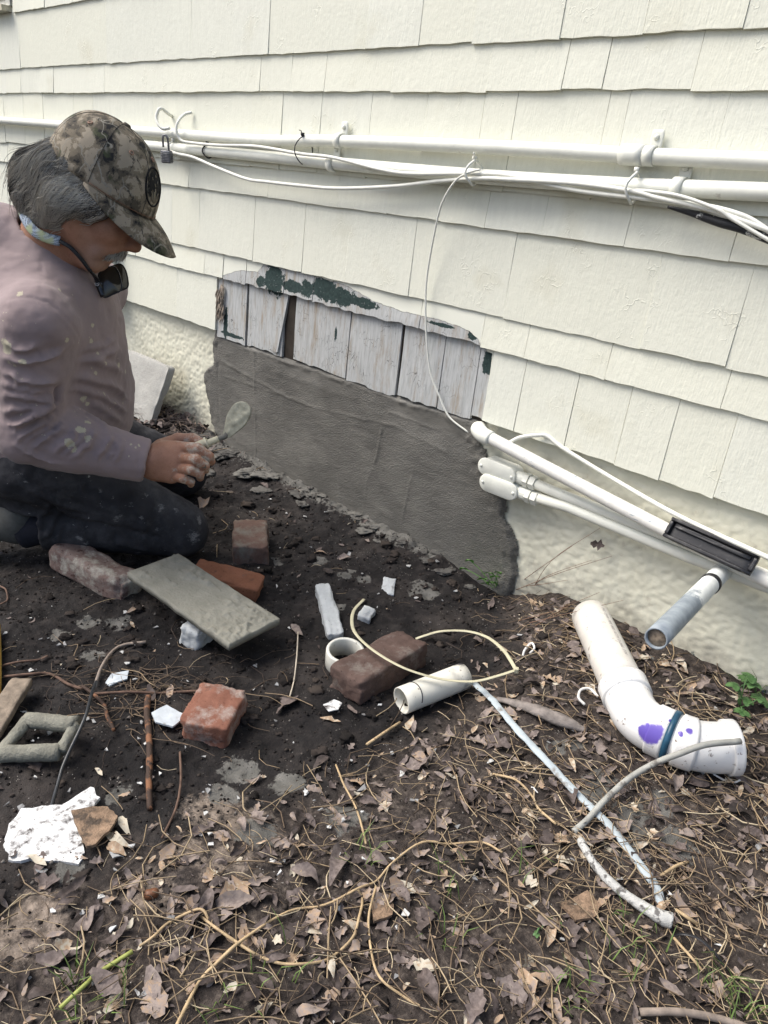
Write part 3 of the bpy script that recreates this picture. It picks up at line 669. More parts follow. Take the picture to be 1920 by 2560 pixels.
block('weathered_brick', 'rounded weathered grey-brown brick against the kneeling man\'s shin', 'brick', (119, 1436), (300, 1510), .085, .082, WEA, .2, .009, (-.06, .1), .008, 14, 12)
block('concrete_chunk', 'pale blue-white concrete lump under the front edge of the mortar board', 'concrete', (444, 1612), (496, 1630), .075, .062, CON, .16, .008, (.05, .1), .004, 17)
block('concrete_sliver', 'long narrow pale concrete piece behind the white ring', 'concrete', (818, 1602), (786, 1480), .042, .034, CON, .2, .006, (.05, -.04), .004, 20, 30)
block('concrete_crumb', 'small pale concrete crumb under the tip of the big cable tie', 'concrete', (890, 1552), (922, 1562), .045, .022, CON, .2, .005, (.1, .1), .002, 23, 40, 10)
block('painted_fragment', 'narrow white painted fragment lying in the mud nearest the mortar patch', 'fragment', (952, 1482), (984, 1490), .065, .012, CON, .15, .003, (.25, .05), .0, 26, 40, 10)
# slab leaning on the wall behind the man
a, b = W(318, 1040, -.14), W(398, 1040, -.14); xa, xb = a[0]-.14, b[0]-.03
V, F = chunk((xb-xa, .034, .25), .1, .005, 16, 18, 31, .002); V[:, 2] += .125; V = V@rot((1, 0, 0), -.34).T; V[:, 0] += .10*V[:, 2]
c = np.array([(xa+xb)/2, -.155, TZ((xa+xb)/2, -.13)]); tag(mk('concrete_slab', V+c, F, SLB, loc=c), 'broken concrete slab leaning on the foundation behind the man', 'concrete')
# mortar board
A, B, C_, D_ = GZ(415, 1366, .105), GZ(678, 1536, .080), GZ(612, 1628, .078), GZ(334, 1460, .10)
ex = B-A; Lx = np.linalg.norm(ex); ex /= Lx; ey = A-D_; ey -= ex*(ey@ex); Ly = np.linalg.norm(ey); ey /= Ly; en = np.cross(ex, ey); cc_ = (A+B+C_+D_)/4; Lx *= .94; Ly *= .90
nx_, ny_ = 130, 66; u, v = np.meshgrid(np.linspace(-1, 1, nx_), np.linspace(-1, 1, ny_), indexing='ij')
pp = np.stack([u*Lx/2, v*Ly/2, u*0], -1)
edge = np.minimum(1-np.abs(u), (1-np.abs(v))*Ly/Lx)*Lx/2
lump = .0016*fbm(pp, 30, 3, 3)+.008*np.maximum(0, fbm(pp, 40, 4, 8)+.02)*sst(.0, .2, fbm(pp, 9, 2, 12)+.12)+.014*np.maximum(0, fbm(pp*(1, 2., 1), 34, 3, 15))*np.exp(-((v-.62)/.3)**2)*(u < .7)+.012*np.maximum(0, fbm(pp, 50, 3, 19))*np.exp(-((u-.85)/.14)**2)
top = .004+lump*sst(0, .004, edge)
du = .0025*fbm(pp*(1, 0, 0)+5, 25, 3, 4); 
V = (cc_+pp[..., :1]*ex+(pp[..., 1:2]+du[..., None]*np.sign(v)[..., None]*(np.abs(v) > .99)[..., None])*ey+top[..., None]*en).reshape(-1, 3)
F = list(map(tuple, gridmesh(nx_, ny_))); N = len(V)
ringi = [i*ny_ for i in range(nx_)]+[(nx_-1)*ny_+j for j in range(1, ny_)]+[i*ny_+ny_-1 for i in range(nx_-2, -1, -1)]+[j for j in range(ny_-2, 0, -1)]
lowv = V[ringi]-en*(.015+top.reshape(-1)[ringi][:, None]*.5)
V = np.vstack([V, lowv]); m_ = len(ringi)
F += [(ringi[k], N+k, N+(k+1) % m_, ringi[(k+1) % m_]) for k in range(m_)]+[tuple(N+k for k in range(m_))[::-1]]
mbm = NB('board_mortar', .82, .35); p = mbm.pos(); c = mbm.ramp(mbm.noise(p, 20, 6, .6), (.3, (.20, .194, .16)), (.7, (.27, .262, .22))); mbm.col(c); mbm.bump(mbm.noise(p, 150, 4, .65), .8, .003)
o = mk('mortar_board', V, F, mbm.m, loc=cc_); tag(o, 'rectangular board smeared with olive-grey mortar propped on broken bricks', 'mortar board')
# PVC ring, short pipe, drain pipe with bends
PVC = simple('dirty_pvc', (.66, .65, .58), .4, .06, 25, .15, .0008, (.20, .17, .14), 55, (.62, .68), .4)
c = G(859, 1664); V, F = lathe([(.041, 0), (.0435, .002), (.0445, .05), (.0425, .053), (.0375, .053), (.036, .05), (.036, .004), (.041, 0)], 36, Matrix.Translation(tuple(c-np.array([0, 0, .004])))@Matrix.Rotation(.12, 4, (0.6, 1, 0)))
tag(mk('pvc_coupling', V, F, PVC, loc=c), 'white plastic pipe coupling ring standing next to the dark brown brick', 'coupling')
a, b = G(1003, 1752, .028), G(1160, 1690, .034); t = np.linspace(0, 1, 10)[:, None]
e = empty('pvc_offcut', a); tag(e, 'short white plastic pipe offcut lying against the dark brown brick', 'pipe')
bp = NB('burnt_pvc', .4, .4); p = bp.pos(); xs_ = bp.n('VectorMath', {0: p, 1: tuple(b)}, operation='DISTANCE').outputs['Value']
mm = bp.ma('MULTIPLY', bp.rng(xs_, .055, .035), bp.rng(bp.noise(p, 25, 5), .40, .6))
cc2 = bp.mix(bp.rng(bp.noise(p, 70, 6, .7), .64, .68), (.68, .66, .58), (.18, .15, .12)); bp.col(bp.mix(mm, cc2, (.05, .045, .055)))
V, F = tube(a*(1-t)+b*t, .0295, 28, True, .0035); mk('pipe', V, F, bp.m, e)
d_ = (b-a)/np.linalg.norm(b-a); q = a+d_*.032; s_ = np.cross(d_, (0, 0, 1.)); s_ /= np.linalg.norm(s_); u_ = np.cross(s_, d_)
V, F = tube([q+.0298*(cos(t_)*s_+sin(t_)*u_)+d_*.006*sin(t_*1.3) for t_ in np.linspace(.1, 2.6, 14)], .0011, 5); mk('saw_cut', V, F, GREYM, e)
vp_ = NB('long_pvc', .4, .4); p = vp_.pos(); c = vp_.mix(vp_.rng(vp_.noise(p, 60, 7, .72), .60, .67), vp_.ramp(vp_.noise(p, 12, 4), (.3, (.56, .53, .48)), (.7, (.68, .66, .61))), (.22, .18, .15))
def bl_(nb, c, pt, rr, colr, th=(.95, .8), ns=40):
    d = nb.n('VectorMath', {0: p, 1: tuple(pt)}, operation='DISTANCE').outputs['Value']
    f = nb.rng(nb.ma('ADD', nb.ma('DIVIDE', d, rr), nb.ma('MULTIPLY', nb.ma('SUBTRACT', nb.noise(p, ns, 4), .5), .9)), *th); return nb.mix(f, c, colr)
zc = .046
pth = [(1478, 1530), (1556, 1712), (1583, 1775), (1612, 1808), (1653, 1830), (1721, 1858), (1775, 1868), (1838, 1868)]
PP = np.array([G(a, b, zc if i < 7 else .05) for i, (a, b) in enumerate(pth)])
PP[0][2] -= .012
for pxy, rr, cl_ in (((1522, 1636), .017, (.19, .18, .17)), ((1555, 1648), .016, (.33, .30, .45)), ((1515, 1675), .006, (.2, .15, .5)), ((1490, 1592), .009, (.25, .24, .22))): c = bl_(vp_, c, GZ(*pxy, .12), rr, cl_)
w2 = NB('white_elbow', .35, .45); p = w2.pos(); c2 = w2.mix(w2.rng(w2.noise(p, 75, 7, .75), .60, .66), (.74, .735, .72), (.17, .13, .11)); pw = p
vp_.col(c); vp_.bump(vp_.noise(vp_.pos(), 100, 3), .1, .001)
p = pw

dp = empty('drain_pipe', PP[0]); tag(dp, 'long white plastic drain pipe with two elbows and purple primer lying by the wall', 'pipe')
V, F = tube(np.linspace(PP[0], PP[1], 10), .0445, 32, True, .005); mk('straight_pipe', V, F, vp_.m, dp)
SP = crom(PP[1:], 10); rr = np.full(len(SP), .0465)
_VE = np.vstack([tube(SP[:34], .0465, 30)[0], tube(SP[33:], .047, 30)[0]])
def onpipe(px, py):
    v = _VE-CP; z = v@FW; d2 = (960+FPX*(v@RT)/z-px)**2+(1280-FPX*(v@UP)/z-py)**2; k = np.argsort(d2)[:8]; return _VE[k[np.argmin(z[k])]]
p = pw
for pxy, rr in (((1622, 1836), .022), ((1640, 1822), .016), ((1606, 1822), .012), ((1722, 1835), .008), ((1706, 1830), .006), ((1677, 1800), .005)): c2 = bl_(w2, c2, onpipe(*pxy), rr, (.125, .085, .40), (1.05, .75), 90)
w2.col(c2)
V, F = tube(SP[:34], .0465, 30); e1 = mk('elbow', V, F, w2.m, dp)
V, F = tube(SP[33:], .047, 30, True, .005); e2 = mk('elbow', V, F, w2.m, dp)
for i0, i1, r_, par in ((0, 5, .0505, e1), (26, 33, .050, e1), (36, 42, .0505, e2), (56, 60, .0515, e2)):
    V, F = tube(SP[i0:i1+1], r_, 30); mk('hub', V, F, w2.m, par)
V, F = tube(SP[33:36], .0515, 30); mk('gasket_ring', V, F, simple('blue_gasket', (.02, .07, .12), .3, bump=0), dp)
# lettering along the pipe
ax_ = PP[1]-PP[0]; ax_ /= np.linalg.norm(ax_); sd_ = np.cross(ax_, (0, 0, 1.)); sd_ /= np.linalg.norm(sd_); up_ = np.cross(sd_, ax_)
tc = bpy.data.curves.new('pipe_print', 'FONT'); tc.body = 'PVC  DWV  PIPE  NSF  ASTM  D-2665  3 IN'; tc.size = .011; tc.extrude = 0
to = bpy.data.objects.new('pipe_print', tc); COL.objects.link(to); dg = bpy.context.evaluated_depsgraph_get(); me = bpy.data.meshes.new_from_object(to.evaluated_get(dg)); bpy.data.objects.remove(to)
vv = np.array([v.co[:] for v in me.vertices]); an = (vv[:, 1]-.005)/.0449; th = .35
V = PP[0]+ax_*(vv[:, :1]+.03)+.0449*(np.cos(an+th)[:, None]*up_-np.sin(an+th)[:, None]*sd_)
V2 = PP[0]+ax_*(vv[:, :1]+.03)+.0449*(np.cos(an+th)[:, None]*up_+np.sin(an+th)[:, None]*(-sd_))
mk('pipe_print', V, [tuple(f.vertices) for f in me.polygons], simple('faded_ink', (.30, .28, .27), .7, bump=0), dp, False)
# big cable tie
TIE = simple('yellowed_nylon', (.50, .47, .33), .4, .1, 30, .1, .0005, (.25, .22, .16), 60, (.66, .72))
tp = [(910, 1498, .05), (885, 1526, .055), (880, 1559, .065), (893, 1589, .075), (935, 1627, .082), (999, 1665, .085), (1062, 1688, .08), (1125, 1701, .07), (1188, 1703, .06), (1243, 1690, .05), (1290, 1675, .04)]
tq = [(1290, 1675, .04), (1277, 1652, .045), (1256, 1623, .05), (1218, 1593, .05), (1167, 1578, .04), (1104, 1578, .03), (1062, 1589, .02), (1039, 1597, .01)]
A = crom([G(a, b, z) for a, b, z in tp], 6); B = crom([G(a, b, z) for a, b, z in tq], 6); e = empty('zip_tie', A[-1]); tag(e, 'large yellowed nylon zip tie looping over the brown brick and the short pipe', 'zip tie')
for P in (A, B): V, F = tube(P, .0042, 8, True, None, .3, np.cross(P[1]-P[0], (0, 0, 1.))*0+np.array([.2, -.6, .8])); mk('strap', V, F, TIE, e)
V, F = chunk((.011, .012, .012), .2, .0003, n=6); mk('tie_head', V@rotz(.6).T+A[-1], F, TIE, e)
def strip(name, label, cat, pts, r, mat, sx=1., n=8, k=6, group=None, rr=None):
    P = crom([G(a, b, z) for a, b, z in pts], k); V, F = tube(P, rr if rr is not None else r, n, True, None, sx)
    V = V+.12*r*fbm(V, 90, 2, int(pts[0][0]))[:, None]
    return tag(mk(name, V, F, mat, loc=P[0]), label, cat, group)
LATH = simple('blue_grey_lath', (.40, .455, .48), .7, .1, 30, .4, .001, (.20, .19, .175), 22, (.56, .64))
strip('lath_strip', 'long pale blue flat strip running diagonally from the zip tie across the litter', 'strip', [(1184, 1707, .025), (1231, 1749, .018), (1248, 1770, .02), (1308, 1840, .02), (1374, 1910, .016), (1417, 1957, .014), (1478, 2018, .012), (1532, 2073, .008), (1600, 2162, .008), (1642, 2221, .008), (1652, 2262, .004)], .0085, LATH, .35)
TUB = simple('dusty_tubing', (.33, .33, .30), .7, .2, 40, .5, .001, (.15, .14, .125), 30, (.6, .68))
strip('grey_tubing', 'thin grey tubing draped over the end of the drain pipe elbow', 'tubing', [(1851, 1853, .105), (1764, 1862, .108), (1699, 1884, .09), (1634, 1910, .06), (1569, 1949, .035), (1504, 2009, .02), (1469, 2049, .016), (1434, 2079, .012)], .0056, TUB)
BRK = simple('flaky_white_bark', (.46, .46, .44), .8, .2, 60, .8, .002, (.12, .115, .11), 60, (.52, .6))
strip('flaking_hose', 'curved hose with flaking white coating below the crossing strips', 'hose', [(1452, 2100, .012), (1473, 2140, .014), (1515, 2195, .014), (1570, 2242, .014), (1621, 2275, .014), (1650, 2292, .015), (1678, 2303, .015)], .008, BRK, rr=[.007, .007, .0075, .008, .009, .011, .012])
DRW = simple('driftwood', (.20, .175, .16), .85, .35, 60, .7, .002)
strip('driftwood_piece', 'tapering grey weathered wood piece between the strip and the drain pipe', 'wood', [(1243, 1747, .01), (1300, 1762, .012), (1352, 1780, .014), (1410, 1803, .012), (1465, 1826, .006)], .016, DRW, .55, rr=[.007, .013, .018, .019, .008])
WIR = simple('white_wire', (.68, .67, .64), .5, .1, bump=0)
strip('wire_bit', 'small curled white wire between the zip tie head and the drain pipe', 'wire', [(1307, 1640, .01), (1312, 1625, .018), (1328, 1608, .02), (1336, 1620, .012), (1324, 1634, .005)], .0028, WIR)
strip('wire_bit', 'white hooked wire in front of the driftwood piece by the elbow', 'wire', [(1462, 1762, .006), (1447, 1745, .012), (1452, 1725, .016), (1475, 1722, .014), (1495, 1742, .01)], .003, WIR)
strip('white_string', 'thin white string trailing from under the drain pipe end', 'string', [(1700, 1914, .004), (1730, 1916, .008), (1764, 1924, .008), (1808, 1949, .008), (1835, 1956, .006), (1851, 1950, .01)], .0018, WIR)
strip('black_tie', 'thin black plastic tie arched over leaves at the lower right', 'cable tie', [(1680, 2342, .006), (1705, 2335, .022), (1745, 2345, .03), (1785, 2380, .028), (1812, 2415, .014), (1825, 2428, .004)], .0032, simple('black_nylon', (.015, .015, .018), .3, bump=0, spec=.5), .35)
# left edge: mortar-caked bracket, rod, wood, yellow handle
FRM = simple('caked_mortar', (.20, .195, .16), .9, .25, 40, 1., .004)
co = [G(68, 1800, .035), G(190, 1812, .045), G(150, 1880, .03), G(0, 1885, .02)]
e = empty('caked_bracket', co[3]); tag(e, 'mortar-caked rectangular metal bracket at the left edge', 'bracket')
for i in range(4):
    a, b = co[i], co[(i+1) % 4]; P = np.linspace(a, b, 14); V, F = tube(P, .0155 if i in (0, 2) else .0115, 16)
    V = V+.0035*fbm(V, 60, 3, i)[:, None]*np.array([1, 1, 1.]); mk('bar', V, F, FRM, e)
strip('black_rod', 'thin black rod stuck slantwise through the mortar-caked bracket', 'rod', [(240, 1705, .05), (228, 1738, .06), (212, 1796, .065), (162, 1904, .03), (143, 1965, .02), (123, 2039, .012), (112, 2085, .008)], .0034, simple('black_rod', (.02, .022, .025), .35, .3, 60, .4, .001, (.3, .3, .3), 80, (.66, .7), .5))
V, F = chunk((.19, .042, .018), .2, .003, 25, 14, 5); c = G(8, 1778, .03); d = G(60, 1725, .03)-G(0, 1815, .03); an_ = atan2(d[1], d[0])
tag(mk('wood_block', V@rotz(an_).T+c, F, simple('weathered_wood', (.21, .17, .13), .9, .35, 50, .7, .002), loc=c), 'weathered wood piece above the mortar-caked bracket at the left edge', 'wood')
P = crom([G(-12, 1565, .02), G(-10, 1670, .02), G(-14, 1780, .02)], 5); V, F = tube(P, .011, 12); tag(mk('yellow_tool', V, F, simple('yellow_handle', (.42, .27, .05), .5, .2), loc=P[0]), 'yellow wooden tool cut off by the left edge', 'tool')
# flat flakes and chips with outlines of their own
def flake(name, label, cat, poly, dz, th, mat, tilt=.004, seed=0, warp=.004, sub=4):
    P = np.array([G(a, b, dz) for a, b in poly]); c = P.mean(0); Q = []
    for i in range(len(P)):
        a, b = P[i], P[(i+1) % len(P)]
        for t in np.linspace(0, 1, sub, endpoint=False): Q.append(a*(1-t)+b*t)
    Q = np.array(Q); dd = Q-c; Q = c+dd*(1+.10*fbm(Q, 90, 2, seed)[:, None])
    Q[:, 2] = c[2]+(Q[:, 2]-c[2])*.4+warp*fbm(Q*(1, 1, 0), 16, 2, seed+3)*2
    m = len(Q); I = c+(Q-c)*.5; I[:, 2] = c[2]+warp*fbm(I*(1, 1, 0), 16, 2, seed+3)*2
    top = np.vstack([Q, I, c[None]]); bot = top-np.array([0, 0, th]); V = np.vstack([top, bot]); n_ = len(top); F = []
    for i in range(m):
        j = (i+1) % m
        F += [(i, j, m+j, m+i), (m+i, m+j, 2*m), (n_+j, n_+i, n_+m+i, n_+m+j), (n_+m+j, n_+m+i, n_+2*m), (i, n_+i, n_+j, j)]
    o = mk(name, V, F, mat, None, False, loc=c); bm_ = bmesh.new(); bm_.from_mesh(o.data); bmesh.ops.recalc_face_normals(bm_, faces=bm_.faces); bm_.to_mesh(o.data); bm_.free()
    return tag(o, label, cat)
WHT = simple('white_flake', (.66, .66, .65), .7, .08, 60, .4, .001, (.045, .036, .033), 62, (.50, .66))
PAL = simple('pale_blue_flake', (.46, .50, .53), .8, .12, 70, .5, .001, (.25, .24, .22), 50, (.62, .7))
TAN = simple('tan_chip', (.22, .15, .10), .9, .45, 60, .9, .003, (.08, .06, .045), 40, (.5, .62))
flake('paint_flake', 'pale blue flat paint flake touching the red half brick', 'paint flake', [(380, 1781), (417, 1763), (458, 1786), (452, 1800), (431, 1815), (389, 1804)], .02, .004, PAL)
flake('paint_flake', 'speckled pale flake on dark soil between the mortar board and the root tangle', 'paint flake', [(263, 1703), (280, 1680), (321, 1678), (318, 1694), (275, 1712)], .012, .003, PAL, seed=4)
flake('painted_board', 'white painted board remnant speckled with soil at the lower left', 'board', [(8, 2097), (50, 2023), (105, 2020), (154, 2016), (228, 1977), (251, 2000), (216, 2039), (192, 2052), (212, 2124), (193, 2147), (90, 2140), (19, 2135)], .014, .006, WHT, seed=7, warp=.0025)
flake('bark_chip', 'ragged tan bark chip lying over the white panel corner', 'bark', [(177, 2035), (220, 2030), (270, 2023), (295, 2039), (270, 2075), (239, 2104), (216, 2108), (195, 2075)], .026, .006, TAN, seed=9)
flake('wood_chip', 'square brown wood chip in the leaf litter beneath the long straw runner', 'wood chip', [(930, 2250), (985, 2240), (982, 2290), (935, 2305)], .014, .005, TAN, seed=12)
flake('bark_chip', 'tan bark slab in the litter left of the flaking hose', 'bark', [(1400, 2255), (1470, 2220), (1500, 2260), (1490, 2290), (1440, 2300)], .012, .005, TAN, seed=13)
flake('paint_flake', 'curled white shell-like flake in front of the dark brown brick', 'paint flake', [(808, 1762), (835, 1752), (855, 1762), (845, 1778), (822, 1782)], .012, .002, WHT, seed=14)
ROOT = NB('root_bark', .8, .3); p = ROOT.pos(); ROOT.col(ROOT.mix(ROOT.rng(ROOT.noise(p, 45, 5, .6), .52, .6), (.05, .032, .024), (.20, .095, .05))); ROOT.bump(ROOT.noise(p, 150, 4), .6, .001)
strip('root_stick', 'straight dark stick with orange bare patches left of the red half brick', 'stick', [(370, 1742, .016), (367, 1780, .016), (372, 1834, .014), (374, 1892, .012), (372, 1950, .01), (374, 2023, .006)], .0055, ROOT.m, rr=[.006, .0065, .006, .006, .0055, .005])
V, F = chunk((.022, .015, .015), .5, .0005, n=8); c = G(378, 2235, .007); tag(mk('acorn', V@rotz(1.2).T+c, F, simple('acorn_shell', (.16, .07, .035), .45, .3, 60, .2, .0005), loc=c), 'single brown acorn in the litter at the lower left', 'acorn')
# ================================================================== litter, roots, straw, seedlings
rl = np.random.default_rng(11)
def leafmesh(kind, rg):
    """unit-length leaf outline with a curled, creased blade"""
    n = 7; t = np.linspace(0, 1, n)
    if kind == 0: w = .17*np.sin(pi*np.clip(t, .02, .985)**.85)**.8
    elif kind == 1: w = .24*np.sin(pi*np.clip(t, .03, .98))**.6*(1+.22*np.cos(t*26))
    elif kind == 2: w = .12*np.sin(pi*np.clip(t, .02, .985))**.7
    else: w = .28*np.sin(pi*np.clip(t, .05, .97))**.55*(1+.3*np.cos(t*17+1))
    w = w*(1+.12*rg.standard_normal(n)); cu = rg.uniform(-.5, .7); tw = rg.uniform(-.9, .9); fold = rg.uniform(-.3, .9)
    V = []
    for i in range(n):
        z0 = cu*((t[i]-.5)**2*1.6-.1)+.03*rg.standard_normal()
        bend = .05*sin(t[i]*3+cu*9)
        for s in (-1, -.45, 0, .45, 1):
            V.append((t[i]-.5, s*w[i]+bend, z0+abs(s)*w[i]*fold+s*w[i]*tw*(t[i]-.5)*2+.012*rg.standard_normal()*abs(s)))
    return np.array(V), gridmesh(n, 5)
LV = [leafmesh(k % 4, rl) for k in range(24)]
lfb = NB('dry_leaf', .75, .3); p = lfb.pos()
tone = lfb.ma('ADD', lfb.at('tone'), lfb.ma('MULTIPLY', lfb.ma('SUBTRACT', lfb.noise(p, 110, 4, .65), .5), .7))
lc = lfb.ramp(tone, (.05, (.022, .017, .015)), (.3, (.065, .050, .045)), (.5, (.14, .112, .103)), (.68, (.25, .205, .18)), (.84, (.34, .235, .15)), (.97, (.46, .42, .34)))
lfb.col(lfb.mix(lfb.rng(lfb.noise(p, 60, 5, .7), .60, .68, 0, .7), lc, (.05, .038, .03)))
lfb.bump(lfb.noise(p, 220, 4), .4, .001)
LEAF = lfb.m
def place(V, c, L, yaw, tx, ty):
    M = rotz(yaw)@rot((1, 0, 0), tx)@rot((0, 1, 0), ty); return (V*L)@M.T+c
def lit_weight(x, y): return 1-sst(-.10, .16, polysd(x, y, LITTER_P))
def scatter(n, wmin, box_=(-2.6, .5, -1.66, -.03), seed=0, wf=lit_weight):
    rg = np.random.default_rng(seed); out = []
    while len(out) < n:
        x = rg.uniform(box_[0], box_[1], 4000); y = rg.uniform(box_[2], box_[3], 4000)
        w_ = np.maximum(wmin, wf(x, y)); k = rg.random(4000) < w_
        out += list(zip(x[k], y[k]))
    P = np.array(out[:n]); return np.column_stack([P, terrain(P[:, 0], P[:, 1])])
def stuff(name, label, cat, items, mat):
    V = np.concatenate([i[0] for i in items]); N = np.cumsum([0]+[len(i[0]) for i in items[:-1]])
    F = np.concatenate([i[1]+n for i, n in zip(items, N)]); o = mk(name, V, F, mat)
    attr(o, 'tone', np.concatenate([np.full(len(i[0]), i[2]) for i in items])); return tag(o, label, cat, None, 'stuff')
def pix(p):
    v = p-CP; z = v@FW; return 960+FPX*(v@RT)/z, 1280-FPX*(v@UP)/z
# --- the small and covered leaves: one mass
items = []
Pn = scatter(4600, .03, seed=1)
for q in Pn:
    V, F = LV[rl.integers(len(LV))]; L = rl.uniform(.006, .026) if rl.random() < .72 else rl.uniform(.026, .045)
    items.append((place(V, q+np.array([0, 0, rl.uniform(.001, .007)]), L, rl.uniform(0, 2*pi), rl.normal(0, .24), rl.normal(0, .22)), F, np.clip(rl.normal(.52, .25), 0, .98)))
stuff('leaf_litter', 'small dry leaf fragments covering the ground in front', 'leaf litter', items, LEAF)
# --- leaves one can pick out: each its own
def leaf_obj(c, L, yaw, tone, kind=None, label=None, tx=None, mat=LEAF):
    i = rl.integers(24) if kind is None else kind+4*int(rl.integers(6)); V, F = LV[i]
    o = mk('fallen_leaf', place(V, np.zeros(3), L, yaw, rl.normal(0, .22) if tx is None else tx, rl.normal(0, .18)), F, mat, loc=None)
    o.location = tuple(c); attr(o, 'tone', np.full(len(V), tone))
    return tag(o, label or 'dry curled leaf lying loose in the litter', 'leaf', 'dry leaves scattered over the soil')
LM = [(G(a_, b_)[:2], t_) for a_, b_, t_ in ((1490, 1650, 'beside the straight part of the drain pipe'), (1700, 1860, 'beside the drain pipe elbows'), (1340, 1880, 'beside the pale blue diagonal strip'), (1600, 2250, 'near the flaking hose'), (1000, 1780, 'in front of the short plastic pipe'), (500, 1850, 'near the red half brick'),
      (900, 2200, 'along the long straw runner'), (700, 2400, 'by the curved straw runner'), (380, 2235, 'near the acorn'), (150, 2080, 'near the speckled painted board'), (1100, 2500, 'in the litter at the bottom edge'), (1750, 2480, 'in the litter at the lower right corner'), (200, 2480, 'in the litter at the lower left corner'), (1300, 2250, 'in the open litter left of the hose'), (1400, 1500, 'at the wall foot right of the mortar patch'), (700, 1700, 'on the dark soil left of the white ring'), (1250, 1620, 'under the zip tie head'))]
def leaf_label(q, L_, tn_):
    pl_ = min(LM, key=lambda m_: np.hypot(*(m_[0]-q[:2])))[1]; return '%s %s dry leaf %s' % ('big' if L_ > .043 else 'smaller', 'dark brown' if tn_ < .38 else 'grey-brown' if tn_ < .6 else 'tan', pl_)
def toward(a, b): d = G(*b)-G(*a); return atan2(d[1], d[0]), np.linalg.norm(d)
for (a, b), tone, lab, kd in ((((872, 2112), (826, 2222)), .50, 'largest long grey-brown leaf lying below the grey smears in the foreground', 0), (((318, 2190), (338, 2215)), .6, None, 0),
        (((350, 2195), (322, 2258)), .72, 'orange-brown leaf standing out left of the acorn', 0), (((255, 2090), (328, 2120)), .99, 'pale yellow-green willow leaf beside the bark chip, lower of two', 2), (((297, 2050), (328, 2088)), .99, 'pale green narrow leaf at the bark chip corner, upper of two', 2),
        (((65, 2145), (120, 2178)), .99, 'pale green leaf lying across a brown one below the painted board', 2), (((105, 2135), (90, 2205)), .42, 'dark brown leaf under the pale green one below the painted board', 0), (((778, 2280), (790, 2335)), .74, 'rusty diamond-shaped leaf just above the curved straw runner', 3),
        (((250, 2370), (330, 2330)), .36, 'long dark grey leaf near the green stalk at the lower left', 0), (((370, 2430), (395, 2505)), .62, 'upright tan oak leaf near the bottom left edge', 1), (((1050, 2430), (1090, 2520)), .4, None, 1), (((1315, 2480), (1290, 2555)), .5, None, 1),
        (((1310, 2480), (1340, 2540)), .85, 'bright tan leaf at the bottom edge right of centre', 0), (((1830, 1950), (1900, 1975)), .5, None, 0), (((690, 1790), (750, 1740)), .45, 'pale curled leaf standing by the short white twig', 1), (((870, 1765), (890, 1800)), .55, 'reddish leaf at the front corner of the dark brown brick', 0),
        (((800, 1800), (850, 1815)), .85, 'rolled tan leaf in front of the dark brown brick', 2), (((520, 1252), (500, 1275)), .72, 'tan leaf on the black soil between the man\'s far knee and the mortar', 1), (((1190, 1625), (1205, 1585)), .55, None, 0), (((560, 2330), (480, 2400)), .3, None, 0), (((725, 1570), (760, 1600)), .6, None, 0)):
    yaw, L = toward(a, b); c = (G(*a)+G(*b))/2; leaf_obj(c+np.array([0, 0, .009]), max(.03, L), yaw, tone, kd, lab or leaf_label(c, max(.03, L), tone))
Pb = scatter(190, .05, (-1.6, .35, -1.5, -.04), 5)
for q in Pb:
    L_, tn_ = rl.uniform(.03, .056), float(np.clip(rl.normal(.50, .2), .05, .92))
    leaf_obj(q+np.array([0, 0, rl.uniform(.004, .012)]), L_, rl.uniform(0, 2*pi), tn_, None, leaf_label(q, L_, tn_))
# --- straw, needles, rootlets, chips, crumbs
def thread(c, L, yaw, r, bend, lift, seg=3):
    t = np.linspace(-.5, .5, seg+1); x = t*L; y = bend*L*(t*t*2-.2); z = lift*np.cos(t*pi)*L
    P = np.stack([x, y, z], 1)@rotz(yaw).T+c; d = rotz(yaw)@np.array([0, 1., 0]); u = np.array([0, 0, 1.])
    V = np.concatenate([P+r*d*.9, P-r*d*.9, P+u*r*1.3], 0).reshape(3, seg+1, 3).transpose(1, 0, 2).reshape(-1, 3)
    i = np.arange(seg)[:, None]*3; F = np.concatenate([np.concatenate([i+k, i+(k+1) % 3, i+3+(k+1) % 3, i+3+k], 1) for k in range(3)]); return V, F
stb = NB('straw', .65, .35); p = stb.pos(); stb.col(stb.ramp(stb.ma('ADD', stb.at('tone'), stb.ma('MULTIPLY', stb.ma('SUBTRACT', stb.noise(p, 80, 3), .5), .3)), (.1, (.05, .035, .027)), (.4, (.17, .12, .078)), (.7, (.36, .27, .165)), (.95, (.52, .43, .29)))); STRAW = stb.m
def straww(x, y):
    c1 = G(1700, 2250); return lit_weight(x, y)*(.35+.65*np.exp(-((x-c1[0])**2+(y-c1[1])**2)/.35**2)+.25*sst(-.9, -1.2, y))
items = []
for q in scatter(5200, .010, seed=21, wf=straww):
    near_ = rl.random() < .3
    V, F = thread(q+np.array([0, 0, rl.uniform(.002, .012)]), rl.uniform(.012, .045) if not near_ else rl.uniform(.05, .12), rl.uniform(0, 2*pi), rl.uniform(.0004, .001) if not near_ else rl.uniform(.0006, .0016), rl.normal(0, .35), rl.uniform(0, .08))
    items.append((V, F, float(np.clip(rl.normal(.55, .24), .05, 1))))
stuff('straw_litter', 'broken straw and pine needles strewn through the leaf litter', 'straw', items, STRAW)
